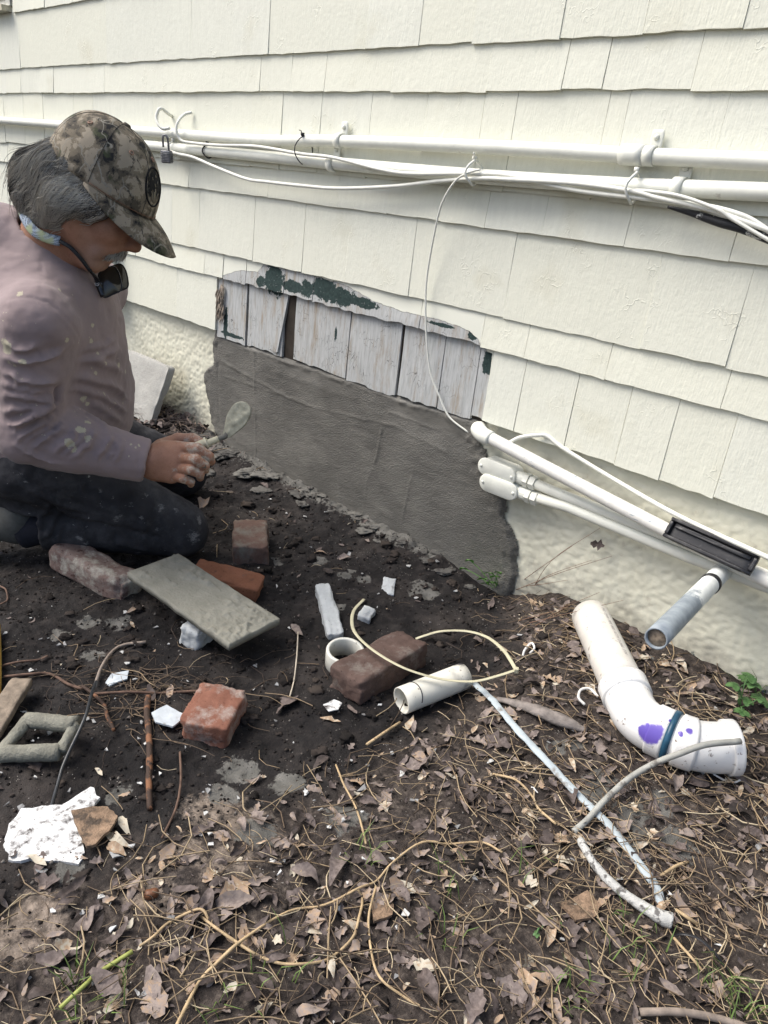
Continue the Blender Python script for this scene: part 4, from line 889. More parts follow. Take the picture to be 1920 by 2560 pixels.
def chip(c, L, yaw):
    k = rl.integers(5, 8); an = np.sort(rl.uniform(0, 2*pi, k)); r = L*rl.uniform(.35, .6, k); P = np.stack([r*np.cos(an), r*np.sin(an)*rl.uniform(.5, 1), rl.uniform(-.1, .1, k)*L], 1)
    V = np.vstack([P, P-np.array([0, 0, .0015])])@rot((1, 0, 0), rl.normal(0, .3)).T@rotz(yaw).T+c
    F = [tuple(range(k)), tuple(range(2*k-1, k-1, -1))]+[(i, k+i, k+(i+1) % k, (i+1) % k) for i in range(k)]; return V, F
chb = NB('paint_chips', .7, .3); p = chb.pos(); chb.col(chb.mix(chb.rng(chb.noise(p, 90, 5, .7), .58, .64), chb.ramp(chb.at('tone'), (.2, (.24, .24, .24)), (.8, (.60, .60, .58))), (.10, .085, .07)))
mb = MB(); tn = []
def chipw(x, y):
    d = np.exp(-(((x-G(560, 1850)[0])**2+(y-G(150, 1900)[1])**2)/.45**2)); return .10+.5*d
for q in scatter(300, .02, (-2.2, .3, -1.5, -.05), 31, chipw):
    V, F = chip(q+np.array([0, 0, .006]), rl.uniform(.004, .016)*(1 if rl.random() < .9 else 1.7), rl.uniform(0, 2*pi)); mb.add(V, F); tn += [rl.random()]*len(V)
o = mb.build('paint_chips', chb.m, None, False); attr(o, 'tone', tn); tag(o, 'small white paint chips sprinkled over dark soil', 'paint chips', None, 'stuff')
OC = np.array([(1, 0, 0), (-1, 0, 0), (0, 1, 0), (0, -1, 0), (0, 0, 1), (0, 0, -1)], float); OF = np.array([(0, 2, 4), (2, 1, 4), (1, 3, 4), (3, 0, 4), (2, 0, 5), (1, 2, 5), (3, 1, 5), (0, 3, 5)])
items = []
for q in scatter(15000, .35, (-2.7, .3, -1.62, -.02), 41, lambda x, y: 1-.75*lit_weight(x, y)):
    s = .0012+.0034*rl.random()**3
    items.append((OC*s*rl.uniform(.6, 1.4, (6, 3))@rotz(rl.uniform(0, 6)).T+q+np.array([0, 0, s*.3]), OF, float(rl.random())))
crb = NB('soil_crumbs', .95, .2); crb.col(crb.ramp(crb.at('tone'), (.0, (.008, .007, .0065)), (.6, (.026, .021, .019)), (.93, (.06, .048, .04)), (.985, (.2, .18, .16)))); stuff('soil_crumbs', 'dark crumbs of loose soil', 'soil', items, crb.m)
mb = MB(); tn = []; CL4, CF4 = cubesphere(4); CL4 = CL4/np.linalg.norm(CL4, axis=1)[:, None]
for i, q in enumerate(scatter(520, .12, (-2.5, .2, -1.5, -.05), 47, lambda x, y: 1-.9*lit_weight(x, y))):
    s = .004+.011*rl.random()**2.5; V = CL4*s*np.array([1.2, 1, .6])*(1+1.1*fbm(CL4+i*1.7, 2.4, 3, i % 40)[:, None]); mb.add(V@rotz(rl.uniform(0, 6)).T+q+np.array([0, 0, s*.1]), CF4); tn += [rl.uniform(.1, .85)]*len(V)
o = mb.build('soil_clods', crb.m); attr(o, 'tone', tn); tag(o, 'irregular clods of dark dug soil', 'soil', None, 'stuff')
# lumps of dropped mortar along the wall foot
mb = MB(); tn = []; CL, CFc = cubesphere(7); CLn = CL/np.linalg.norm(CL, axis=1)[:, None]
for i in range(46):
    x = -2.45+1.45*rl.random()**1.7; y = -.012-abs(rl.normal(0, .06)) - (.06*rl.random() if x < -1.9 else 0); s = rl.uniform(.008, .024)*(1.25 if x < -1.85 else .8)
    z = float(terrain(np.array([x]), np.array([y]))[0])
    V = CLn*s*np.array([1.7, 1.3, .26])*(1+.8*fbm(CLn+i*3.1, 2.2, 4, i % 50)[:, None]); mb.add(V@rotz(rl.uniform(0, 6)).T+np.array([x, y, z+s*.08]), CFc); tn += [rl.random()]*len(V)
lpm = NB('mortar_lumps', .88, .3); p = lpm.pos(); lpm.col(lpm.mix(lpm.rng(lpm.noise(p, 40, 4, .7), .50, .66), lpm.ramp(lpm.at('tone'), (.1, (.085, .081, .075)), (.9, (.14, .135, .122))), (.025, .022, .021))); lpm.bump(lpm.noise(p, 160, 4), .7, .002)
o = mb.build('mortar_lumps', lpm.m); attr(o, 'tone', tn); tag(o, 'lumps of dropped grey mortar mixed with soil along the wall foot', 'mortar', None, 'stuff')
# roots and runners one can follow
RTB = simple('rootlet', (.12, .075, .055), .85, .4, 60, .3, .0006); STR = simple('dry_runner', (.42, .31, .18), .6, .35, 45, .4, .0008, (.22, .14, .08), 60, (.6, .68)); TWG = simple('grey_twig', (.22, .18, .15), .8, .3, 60, .4, .0008)
GRN = NB('green_leaf', .5, .4); p = GRN.pos(); GRN.col(GRN.ramp(GRN.noise(p, 60, 4), (.3, (.04, .10, .03)), (.7, (.11, .21, .07)))); GRN.b.inputs['Subsurface Weight'].default_value = .0; GRN = GRN.m
runs = [('straw_runner', 'long straw runner crossing the whole foreground litter', [(560, 2393), (611, 2346), (720, 2279), (813, 2262), (897, 2220), (940, 2203), (982, 2156), (1054, 2106), (1125, 2110), (1205, 2106), (1256, 2131)], .0019, STR),
        ('straw_runner', 'curved straw runner bowing below the long runner', [(500, 2290), (560, 2334), (615, 2372), (686, 2405), (754, 2410), (821, 2397), (880, 2346), (897, 2296), (906, 2249), (893, 2220)], .0021, STR),
        ('straw_runner', 'straw stalk hanging down from the long runner towards the bottom edge', [(940, 2215), (923, 2283), (923, 2338), (935, 2410), (957, 2452), (1007, 2490), (1049, 2515)], .0018, STR),
        ('straw_runner', 'bent straw runner right of the acorn', [(349, 2366), (385, 2340), (420, 2308), (482, 2277), (509, 2277), (529, 2312), (579, 2347), (637, 2385)], .0021, STR),
        ('straw_runner', 'thick straw stalk rising from the bottom edge left of centre', [(440, 2575), (444, 2559), (498, 2455), (540, 2409), (590, 2362), (637, 2328)], .0024, STR),
        ('green_stalk', 'yellow-green fresh stalk at the lower left', [(150, 2520), (216, 2459), (247, 2432), (332, 2378)], .0032, simple('green_stalk', (.30, .33, .09), .5, .2)),
        ('straw_stalk', 'upright tan straw in the grey smears above the largest leaf', [(840, 1912), (860, 1962), (888, 2015), (905, 2068), (915, 2110)], .0019, STR),
        ('wood_splinter', 'straight tan wood splinter in front of the dark brown brick', [(916, 1862), (960, 1832), (1000, 1806)], .0032, STR),
        ('straw_runner', 'straw bundle at the right of the long runner near the hose', [(1232, 1935), (1290, 1950), (1330, 1990), (1345, 2020), (1390, 2060)], .0022, STR),
        ('straw_stalk', 'thick straw lying right of the crossing strips', [(1652, 2190), (1690, 2165), (1720, 2155)], .0028, STR), ('straw_stalk', 'straw lying right of the hose end', [(1690, 2275), (1720, 2295), (1745, 2312)], .0028, STR),
        ('straw_stalk', 'straw under the black tie at the lower right', [(1685, 2345), (1725, 2390), (1758, 2430)], .0021, STR), ('grey_stick', 'grey stick along the bottom edge at the right', [(1600, 2530), (1700, 2530), (1800, 2548), (1870, 2570)], .0055, TWG),
        ('white_twig', 'upright thin white twig left of the white ring', [(745, 1580), (742, 1640), (735, 1700), (725, 1740)], .0016, simple('bleached_twig', (.55, .48, .38))),
        ('grey_twig', 'grey forked twig ending at the black rod', [(238, 1710), (255, 1665), (280, 1630), (310, 1612), (365, 1605)], .0036, TWG),
        ('root', 'brown root running from the left edge to the root tangle', [(10, 1692), (70, 1686), (125, 1685), (170, 1710), (205, 1722)], .0032, RTB), ('root', 'dark root stretching level behind the red half brick', [(230, 1735), (320, 1730), (400, 1733), (480, 1728), (530, 1728)], .0030, RTB),
        ('root', 'orange-brown root hooking down beside the black rod', [(205, 1715), (240, 1740), (262, 1765), (268, 1790), (285, 1825)], .0040, ROOT.m), ('root', 'thin root dropping below the red half brick', [(450, 1880), (452, 1950), (440, 2020), (405, 2095)], .0022, RTB),
        ('root', 'pale root end sticking out at the left edge above the soil', [(-10, 1668), (45, 1655), (95, 1650), (120, 1640)], .0026, RTB), ('root', 'curled root on the soil at the far left', [(0, 1465), (15, 1475), (18, 1500), (2, 1510)], .0022, RTB)]
for nm, lab, pts, r, m in runs: strip(nm, lab, nm.split('_')[-1], [(a, b, .011+.006*sin(i*2.1)) for i, (a, b) in enumerate(pts)], r, m, 1., 6, 5)
items = []
def rootpath(a, b, nseg, r, wob):
    P = [a]; 
    for k in range(1, nseg+1): q = a+(b-a)*k/nseg+np.array([*rl.normal(0, wob, 2), 0]); q[2] = TZ(q[0], q[1])+rl.uniform(.003, .014); P.append(q)
    V, F = tube(crom(P, 3), [r, r*.4], 5, False); return V, np.array(F)
for i in range(170):
    if i < 110: px, py = 330+rl.normal(0, 150), 1730+rl.normal(0, 55)
    else: px, py = 1350+rl.normal(0, 110), 1530+rl.normal(0, 45)
    a = G(px, py, .006); an = rl.uniform(0, 2*pi) if rl.random() < .4 else rl.normal(.75, .5); L = rl.uniform(.04, .16); b = a+np.array([cos(an), sin(an), 0])*L
    V, F = rootpath(a, b, 4, rl.uniform(.0005, .0013), .008); items.append((V, F, float(np.clip(rl.normal(.25 if i < 110 else .4, .12), 0, 1))))
stuff('rootlets', 'tangle of fine rootlets on the soil', 'roots', items, STRAW)
# seedlings and weeds
CLV = simple('clover_leaf', (.16, .34, .08), .5, .2, 80, .2, .0005)
def sprout(name, label, base, heads, leafr, lobes, stem_r=.0009, mat=GRN, tall=.0):
    e = empty(name, base); tag(e, label, 'plant')
    for h in heads:
        h = np.array(h); P = crom([base, (base+h)/2+np.array([rl.normal(0, .006), rl.normal(0, .006), .01]), h], 4); V, F = tube(P, stem_r, 5, False); mk('stem', V, F, mat, e)
        for k in range(lobes):
            an = 2*pi*k/lobes+rl.uniform(0, 1); n = 5; t = np.linspace(0, 1, n); w_ = .46*np.sin(pi*np.clip(t, .05, .96))**.7; L = leafr*rl.uniform(.8, 1.2); V = []
            for i in range(n):
                for s in (-1, 0, 1): V.append((t[i], s*w_[i], .15*abs(s)*w_[i]-.25*t[i]**2))
            tilt = rot((1, 0, 0), -.7) if lobes == 3 else np.eye(3)
            V = (np.array(V)*L)@rotz(an).T@tilt.T@rotz(.7).T+h; mk('leaflet', V, gridmesh(n, 3), mat, e)
sprout('clover_seedling', 'bright green clover seedlings sprouting against the mortar patch', G(1240, 1478), [W(a, b, -.035-.02*rl.random()) for a, b in ((1173, 1400), (1158, 1420), (1208, 1446), (1222, 1432), (1238, 1440), (1228, 1455), (1215, 1458), (1245, 1430))], .0150, 3, .0011, CLV)
def weed(label, base, n, H, leafL):
    hs = []
    for k in range(n):
        t = (k+1)/n; hs.append(base+np.array([rl.normal(0, .018), rl.normal(0, .018), H*t]))
    sprout('leafy_weed', label, base, hs, leafL, 5, .0014)
weed('leafy green weed below the wall foot at the right edge, taller of two', G(1850, 1770), 6, .07, .017); weed('low green weed at the right edge behind the drain pipe', G(1890, 1735), 3, .035, .015)
weed('tiny pale seedling in the litter left of the flaking hose', G(1352, 2325), 2, .012, .006)
GRS = simple('grass_green', (.10, .15, .04), .55, .4, 40, .1, .0005)
items = []
for px, py, n in ((1400, 2480, 14), (1580, 2340, 12), (1850, 2530, 24), (1800, 2480, 14), (900, 2140, 9), (1110, 2190, 8), (270, 2530, 12), (180, 2480, 10), (700, 2440, 8), (1540, 2420, 8), (1100, 2350, 8), (1330, 2190, 6), (1890, 1740, 16), (560, 2510, 8)):
    c = G(px, py)
    for k in range(n):
        b = c+np.array([*rl.normal(0, .018, 2), 0]); an = rl.uniform(0, 2*pi); L = rl.uniform(.025, .06); d = np.array([cos(an), sin(an), 0]); s = np.array([-d[1], d[0], 0])*.0011; P = [b, b+d*L*.2+np.array([0, 0, L*.6]), b+d*L*.7+np.array([0, 0, L*.8])]
        V = np.array([P[0]-s, P[0]+s, P[1]-s*.8, P[1]+s*.8, P[2]-s*.1, P[2]+s*.1]); items.append((V, np.array([(0, 1, 3, 2), (2, 3, 5, 4)]), .5))
stuff('grass', 'sparse thin green grass blades in the litter', 'grass', items, GRS)
# dry weeds against the stucco and a leaf caught on it
DRY = simple('dry_stem', (.20, .12, .08), .8, .3)
for lab, base, tips in (('thin dry weed stems reaching up the stucco right of the mortar patch', (1300, 1480), ((1430, 1365), (1500, 1320), (1480, 1400), (1530, 1390), (1420, 1450))), ('dry brown stems bending over the soil below the right stucco', (1360, 1560), ((1500, 1480), (1560, 1500), (1440, 1500)))):
    b = G(*base); e = empty('dry_weed', b); tag(e, lab, 'weed')
    for t in tips: h = W(*t, -.02-.05*rl.random()); V, F = tube(crom([b+np.array([*rl.normal(0, .02, 2), 0]), (b+h)/2+np.array([0, -.03, .015]), h], 5), [.0010, .0005], 5, False); mk('stem', V, F, DRY, e)
leaf_obj(W(1493, 1362, -.03), .035, .3, .30, 3, 'dark red-brown dry leaf caught on the stucco right of the mortar patch', 1.3)
# leaf heap behind the man, at the foot of the slab
items = []
for i in range(240):
    x, y = rl.normal(-2.62, .15), -abs(rl.normal(.02, .09))-.03; q = np.array([x, y, TZ(x, y)+rl.uniform(0, .04)]); V, F = LV[rl.integers(24)]
    items.append((place(V, q, rl.uniform(.02, .05), rl.uniform(0, 6), rl.normal(0, .7), rl.normal(0, .6)), F, float(np.clip(rl.normal(.45, .22), 0, 1))))
for i in range(260):
    x, y = rl.normal(-2.6, .16), -abs(rl.normal(.02, .09))-.03; q = np.array([x, y, TZ(x, y)+rl.uniform(.005, .055)]); V, F = thread(q, rl.uniform(.03, .09), rl.uniform(0, 6), .0009, rl.normal(0, .4), rl.uniform(0, .3)); items.append((V, F, float(rl.uniform(.3, .8))))
stuff('leaf_heap', 'heap of dead leaves and pine straw at the wall foot behind the man', 'leaves', items, LEAF)
# ================================================================== the kneeling man
class Field:
    def __init__(s, lo, hi, h):
        s.lo = np.array(lo, float); s.h = h; n = np.ceil((np.array(hi)-s.lo)/h).astype(int)+1; s.n = n; s.D = np.full(n, .08, np.float32)
        s.ax = [s.lo[i]+h*np.arange(n[i]) for i in range(3)]
    def box(s, lo, hi):
        a = np.clip(np.floor((lo-s.lo)/s.h).astype(int), 0, s.n-1); b = np.clip(np.ceil((hi-s.lo)/s.h).astype(int)+1, 1, s.n)
        sl = tuple(slice(a[i], b[i]) for i in range(3)); P = np.stack(np.meshgrid(*[s.ax[i][sl[i]] for i in range(3)], indexing='ij'), -1); return sl, P
    def put(s, sl, d, k, op):
        a = s.D[sl]
        if op == 'u':
            if k > 0: h = np.clip(.5+.5*(d-a)/k, 0, 1); s.D[sl] = d*(1-h)+a*h-k*h*(1-h)
            else: s.D[sl] = np.minimum(a, d)
        else:
            if k > 0: h = np.clip(.5-.5*(-d-a)/k*-1, 0, 1); h = np.clip(.5-.5*(a+d)/k, 0, 1); s.D[sl] = a*(1-h)+(-d)*h+k*h*(1-h)
            else: s.D[sl] = np.maximum(a, -d)
    def cone(s, a, b, ra, rb, k=.02, op='u', flat=None):
        a = np.asarray(a, float); b = np.asarray(b, float); m = max(ra, rb)+k+.05; sl, P = s.box(np.minimum(a, b)-m, np.maximum(a, b)+m)
        ab = b-a; L2 = ab@ab+1e-12; q = P-a
        if flat is not None:   # squash across a direction
            ax_, f_ = flat; comp = (q@ax_)[..., None]*ax_; comp0 = (ab@ax_)*ax_; t = np.clip((q@ab)/L2, 0, 1); r_ = q-t[..., None]*ab; c_ = (r_@ax_); r_ = r_+(c_*(1/f_-1))[..., None]*ax_
            d = np.linalg.norm(r_, axis=-1)-(ra+(rb-ra)*t); d = d*min(1, f_)
        else:
            t = np.clip((q@ab)/L2, 0, 1); d = np.linalg.norm(q-t[..., None]*ab, axis=-1)-(ra+(rb-ra)*t)
        s.put(sl, d.astype(np.float32), k, op); return s
    def ell(s, c, axes, r, k=.02, op='u'):
        c = np.asarray(c, float); r = np.asarray(r, float); M = np.array(axes); m = r.max()+k+.05; sl, P = s.box(c-m, c+m); q = (P-c)@M.T/r
        L = np.linalg.norm(q, axis=-1); g = np.linalg.norm(q/r, axis=-1)+1e-9; d = L*(L-1)/g; s.put(sl, d.astype(np.float32), k, op); return s
    def cut(s, p, n, k=0.):
        P = np.stack(np.meshgrid(*s.ax, indexing='ij'), -1); d = ((P-np.asarray(p))@np.asarray(n)).astype(np.float32); s.D = np.maximum(s.D, d); return s
    def mesh(s):
        D = s.D; S = D < 0; n = s.n; cnt = np.zeros(n-1, np.float32); acc = np.zeros((*(n-1), 3), np.float32)
        c = lambda d: tuple(slice(d[i], n[i]-1+d[i]) for i in range(3))
        for ax in range(3):
            o1, o2 = [i for i in range(3) if i != ax]
            for u in (0, 1):
                for v in (0, 1):
                    d0 = [0, 0, 0]; d0[o1] = u; d0[o2] = v; d1 = list(d0); d1[ax] = 1; a, b = D[c(d0)], D[c(d1)]; m = (a < 0) != (b < 0)
                    t = np.where(m, a/np.where(m, a-b, 1), 0); e = np.zeros((*a.shape, 3), np.float32); e[..., o1] = u; e[..., o2] = v; e[..., ax] = t; acc += e*m[..., None]; cnt += m
        act = cnt > 0; idx = -np.ones(n-1, np.int64); idx[act] = np.arange(act.sum()); cells = np.argwhere(act); V = s.lo+s.h*(cells+acc[act]/cnt[act][:, None]); F = []
        for ax in range(3):
            o1, o2 = (ax+1) % 3, (ax+2) % 3; sl0 = [slice(1, n[i]-1) for i in range(3)]; sl0[ax] = slice(0, n[ax]-1); sl1 = list(sl0); sl1[ax] = slice(1, n[ax])
            a, b = S[tuple(sl0)], S[tuple(sl1)]; w_ = np.argwhere(a != b); 
            if not len(w_): continue
            fl = a[tuple(w_.T)]; base = w_.copy(); base[:, o1] += 1; base[:, o2] += 1
            def cell(du, dv): q = base.copy(); q[:, o1] -= du; q[:, o2] -= dv; return idx[tuple(q.T)]
            Q = np.stack([cell(1, 1), cell(0, 1), cell(0, 0), cell(1, 0)], 1); Q[~fl] = Q[~fl][:, ::-1]; F.append(Q)
        F = np.concatenate(F); F = F[(F >= 0).all(1)]; return V, F
    def samp(s, P):
        q = (np.asarray(P)-s.lo)/s.h; i = np.clip(np.floor(q).astype(int), 0, s.n-2); f = q-i; r = 0
        for a in (0, 1):
            for b in (0, 1):
                for c in (0, 1): r = r+(f[..., 0] if a else 1-f[..., 0])*(f[..., 1] if b else 1-f[..., 1])*(f[..., 2] if c else 1-f[..., 2])*s.D[i[..., 0]+a, i[..., 1]+b, i[..., 2]+c]
        return r
    def grad(s, P, e=.004): return np.stack([s.samp(P+np.eye(3)[i]*e)-s.samp(P-np.eye(3)[i]*e) for i in range(3)], -1)/(2*e)
def smoothv(V, F, it=2, lam=.5):
    for _ in range(it):
        A = np.zeros_like(V); C = np.zeros(len(V))
        for k in range(4):
            i, j = F[:, k], F[:, (k+1) % 4]; np.add.at(A, i, V[j]); np.add.at(A, j, V[i]); np.add.at(C, i, 1); np.add.at(C, j, 1)
        V = V*(1-lam)+lam*A/np.maximum(C, 1)[:, None]
    return V
def vnorm(V, F):
    fn = np.cross(V[F[:, 2]]-V[F[:, 0]], V[F[:, 3]]-V[F[:, 1]]); N = np.zeros_like(V)
    for k in range(4): np.add.at(N, F[:, k], fn)
    return N/(np.linalg.norm(N, axis=1)[:, None]+1e-12)
def pxv(V):
    q = V-CP; z = q@FW; return np.stack([960+FPX*(q@RT)/z, 1280-FPX*(q@UP)/z], 1), z
def folds(V, F, strokes, cr=.0):
    """press creases into cloth: each stroke is found on the facing surface, then acts by distance in 3-D"""
    N = vnorm(V, F); p2, z = pxv(V); face = ((V-CP)*N).sum(1) < 0; disp = np.zeros(len(V)); idf = np.where(face)[0]
    for pts, am, wd_ in strokes:
        P2 = crom(np.array([(*q, 0) for q in pts], float), 6)[:, :2]; P3 = []
        for q in P2:
            d = ((p2[idf]-q)**2).sum(1); k = np.argsort(d)[:12]; k = k[np.argmin(z[idf[k]])]
            if d[k] < 900: P3.append(V[idf[k]])
        if len(P3) < 2: continue
        P3 = np.array(P3); d = np.full(len(V), 9.); tt = np.zeros(len(V))
        lo, hi = P3.min(0)-.06, P3.max(0)+.06; ii = np.where(((V > lo) & (V < hi)).all(1))[0]
        for i in range(len(P3)-1):
            a, b = P3[i], P3[i+1]; ab = b-a; t = np.clip(((V[ii]-a)@ab)/(ab@ab+1e-12), 0, 1); dd = np.linalg.norm(V[ii]-a-t[:, None]*ab, axis=1); m = dd < d[ii]; d[ii[m]] = dd[m]; tt[ii[m]] = (i+t[m])/(len(P3)-1)
        env = np.clip(np.sin(pi*np.clip(tt, .02, .98))*1.6, 0, 1)
        wd_ = wd_*.82
        disp += env*am*(np.exp(-(d/wd_)**1.5)-.45*np.exp(-(d/(2.3*wd_))**2))
    return V+N*disp[:, None]
UPZ = np.array([0, 0, 1.]); FC = np.array([.70, .714, 0]); FC /= np.linalg.norm(FC); LF = np.cross(UPZ, FC)
HP_ = radians(31); HF = cos(HP_)*FC-sin(HP_)*UPZ; HU = sin(HP_)*FC+cos(HP_)*UPZ; HL = LF; HAX = (HF, HL, HU)
CAPC = AT(258, 455, 1.575); HO = CAPC-.052*HU-.004*HF
def hd(x, y, z): return HO+x*HF+y*HL+z*HU
# joints
SHR = AT(88, 812, 1.555); ELR = AT(72, 1082, 1.66); WRR = AT(372, 1152, 1.745)
NKB = AT(112, 640, 1.655); CHE = AT(140, 850, 1.76); BEL = AT(168, 1005, 1.885); PEL = AT(60, 1105, 1.99); UPC = AT(100, 735, 1.70)
SHL = SHR+.40*LF+.02*UPZ; HIR = AT(85, 1150, 1.90); HIL = HIR+.24*LF
KNR = np.array([*G(448, 1392)[:2], .085]); ANR = AT(105, 1318, 1.99); KNL = np.array([*G(455, 1238)[:2], .082]); ANL = KNL-.42*FC+np.array([0, 0, .0])
ELL = AT(40, 960, 2.06); WRL = AT(225, 1075, 2.13)
person_base = (float(KNR[0]), float(KNR[1]), 0.0)
skn = NB('skin', .55, .35); p = skn.pos(); c = skn.ramp(skn.noise(p, 28, 6, .6), (.3, (.265, .130, .080)), (.7, (.385, .20, .128)))
c = skn.mix(skn.rng(skn.noise(p, 260, 3), .55, .75, 0, .35), c, (.13, .055, .035))
hm = skn.rng(skn.ma('ADD', skn.at('dust'), skn.ma('MULTIPLY', skn.ma('SUBTRACT', skn.noise(p, 55, 7, .75), .5), 1.7)), .52, .78, 0, .85)
c = skn.mix(hm, c, (.43, .40, .34)); c = skn.mix(skn.at('stub'), c, (.34, .28, .24)); skn.col(c); skn.b.inputs['Subsurface Weight'].default_value = .08; skn.b.inputs['Subsurface Radius'].default_value = (.008, .003, .0015)
skn.bump(skn.noise(p, 320, 4), .25, .0008); skn.bump(skn.noise(p, 70, 3), .25, .0015)
# --- head and neck
f = Field(HO-.24, HO+.24, .0036)
f.ell(hd(-.012, 0, .058), HAX, (.099, .079, .095), .0)
f.ell(hd(.045, 0, -.025), HAX, (.058, .060, .082), .03)
f.cone(hd(.066, -.014, -.104), hd(.066, .014, -.104), .020, .020, .025)
for s in (-1, 1):
    f.cone(hd(.0, s*.060, -.045), hd(.058, s*.030, -.096), .020, .018, .03); f.ell(hd(.066, s*.040, -.018), HAX, (.030, .024, .026), .022)
    f.ell(hd(.090, s*.031, .021), HAX, (.015, .021, .013), .012, 's'); f.cone(hd(.086, s*.014, .038), hd(.074, s*.052, .034), .011, .009, .012); f.ell(hd(.078, s*.031, .016), HAX, (.014, .016, .014), .004)
    f.ell(hd(.106, s*.0135, -.032), HAX, (.012, .0095, .010), .010); f.cone(hd(.092, s*.026, -.045), hd(.070, s*.046, -.070), .010, .012, .016); f.ell(hd(-.005, s*.082, .0), HAX, (.022, .010, .033), .008)
f.cone(hd(.088, 0, .022), hd(.116, 0, -.018), .0100, .0130, .014); f.ell(hd(.1185, 0, -.0245), HAX, (.0155, .0145, .0125), .010)
f.cone(hd(.090, -.016, -.066), hd(.090, .016, -.066), .0085, .0085, .012); f.cone(hd(.086, -.016, -.079), hd(.086, .016, -.079), .0090, .0090, .010); f.cone(hd(.101, -.022, -.0725), hd(.101, .022, -.0725), .003, .003, .004, 's')
f.cone(hd(-.035, 0, -.01), NKB, .060, .070, .035); f.cone(hd(.02, 0, -.075), NKB+.03*FC, .035, .055, .03)
V1, F1 = f.mesh(); V1 = smoothv(V1, F1, 1, .4)
p2_, _ = pxv(V1); loc_ = (V1-HO)@np.array(HAX).T
stub = np.exp(-(((loc_[:, 2]+.088)/.03)**2))*(loc_[:, 0] > .03)*np.exp(-((loc_[:, 0]-.075)/.035)**2)*.35
# --- right hand round the trowel handle
HDp = 1.745
def hp(x, y, d=0.): return AT(x, y, HDp+d)
f = Field(hp(440, 1150)-np.array([.2, .2, .16]), hp(440, 1150)+np.array([.2, .2, .16]), .0026)
f.cone(AT(300, 1142, 1.735), WRR, .036, .031, .0); f.cone(WRR, hp(412, 1140, .0), .031, .034, .02, 'u')
f.cone(hp(388, 1150, .012), hp(446, 1125, .0), .028, .021, .02); f.cone(hp(388, 1160, .012), hp(446, 1152, -.004), .028, .022, .02); f.cone(hp(390, 1168, .012), hp(438, 1176, .0), .026, .020, .02); f.cone(hp(398, 1172, .014), hp(428, 1190, .006), .024, .017, .02)
FN = [((446, 1117, -.004), (494, 1121, -.024), (523, 1141, -.012), (528, 1154, .010), .0140), ((450, 1146, -.010), (490, 1149, -.034), (512, 1164, -.020), (513, 1175, .006), .0138),
      ((444, 1171, -.006), (478, 1175, -.032), (500, 1185, -.018), (500, 1194, .006), .0130), ((432, 1190, .002), (458, 1197, -.020), (477, 1204, -.010), (477, 1211, .010), .0115)]
for a, b, c, d, r in FN: f.cone(hp(*a), hp(*b), r*.98, r*.92, .0022); f.cone(hp(*b), hp(*c), r*.92, r*.84, .0015); f.cone(hp(*c), hp(*d), r*.84, r*.72, .0015)
f.cone(hp(405, 1118, .03), hp(446, 1100, .052), .021, .0165, .018); f.cone(hp(446, 1100, .052), hp(482, 1098, .046), .0165, .0145, .006); f.cone(hp(482, 1098, .046), hp(508, 1110, .03), .0145, .0115, .004)
V2, F2 = f.mesh(); V2 = smoothv(V2, F2, 1, .35)
# --- the rest of the body under the clothes, and the far hand
f = Field(np.min([SHR, ELR, KNR, KNL, ANL, ANR, HIL, PEL], 0)-.2, np.max([SHR, SHL, KNR, KNL, WRR, UPC], 0)+.12, .011)
f.ell(CHE, (FC, LF, UPZ), (.11, .16, .19), .0); f.ell(BEL, (FC, LF, UPZ), (.12, .155, .14), .05); f.ell(PEL, (FC, LF, UPZ), (.12, .15, .12), .05)
f.cone(UPC, NKB, .075, .055, .05); f.cone(SHR, SHL, .045, .045, .05); f.cone(SHR, ELR, .045, .036, .03); f.cone(ELR, WRR, .038, .028, .02); f.cone(SHL, ELL, .045, .036, .03); f.cone(ELL, WRL, .038, .028, .02)
f.cone(WRL, WRL+.08*FC-.02*UPZ, .028, .03, .02)
for h_, k_, a_ in ((HIR, KNR, ANR), (HIL, KNL, ANL)): f.cone(h_, k_, .075, .05, .04); f.cone(k_, a_, .045, .034, .02)
V3, F3 = f.mesh()
for k_ in range(4):
    a = WRL+.075*FC-.02*UPZ+LF*(.024-.016*k_); pass
Vb = np.vstack([V1, V2, V3]); Fb = np.vstack([F1, F2+len(V1), F3+len(V1)+len(V2)])
person = mk('person', Vb, Fb, skn.m, loc=person_base)
tag(person, 'man in camouflage cap and mauve long-sleeved shirt kneeling with a trowel', 'person')
dust = np.concatenate([np.full(len(V1), .0), np.clip(.26+.34*sst(400, 490, pxv(V2)[0][:, 0]), 0, 1), np.zeros(len(V3))]); attr(person, 'dust', dust); attr(person, 'stub', np.concatenate([stub, np.zeros(len(V2)+len(V3))]))
# nail on the middle finger
V, F = chunk((.011, .009, .003), .4, .0002, n=6); nail_c = hp(512, 1167, -.022)
mk('fingernail', V@np.stack([RT, UP, -FW])+nail_c+(-FW)*.0085, F, simple('grimy_nail', (.10, .085, .06), .4, bump=0), person)
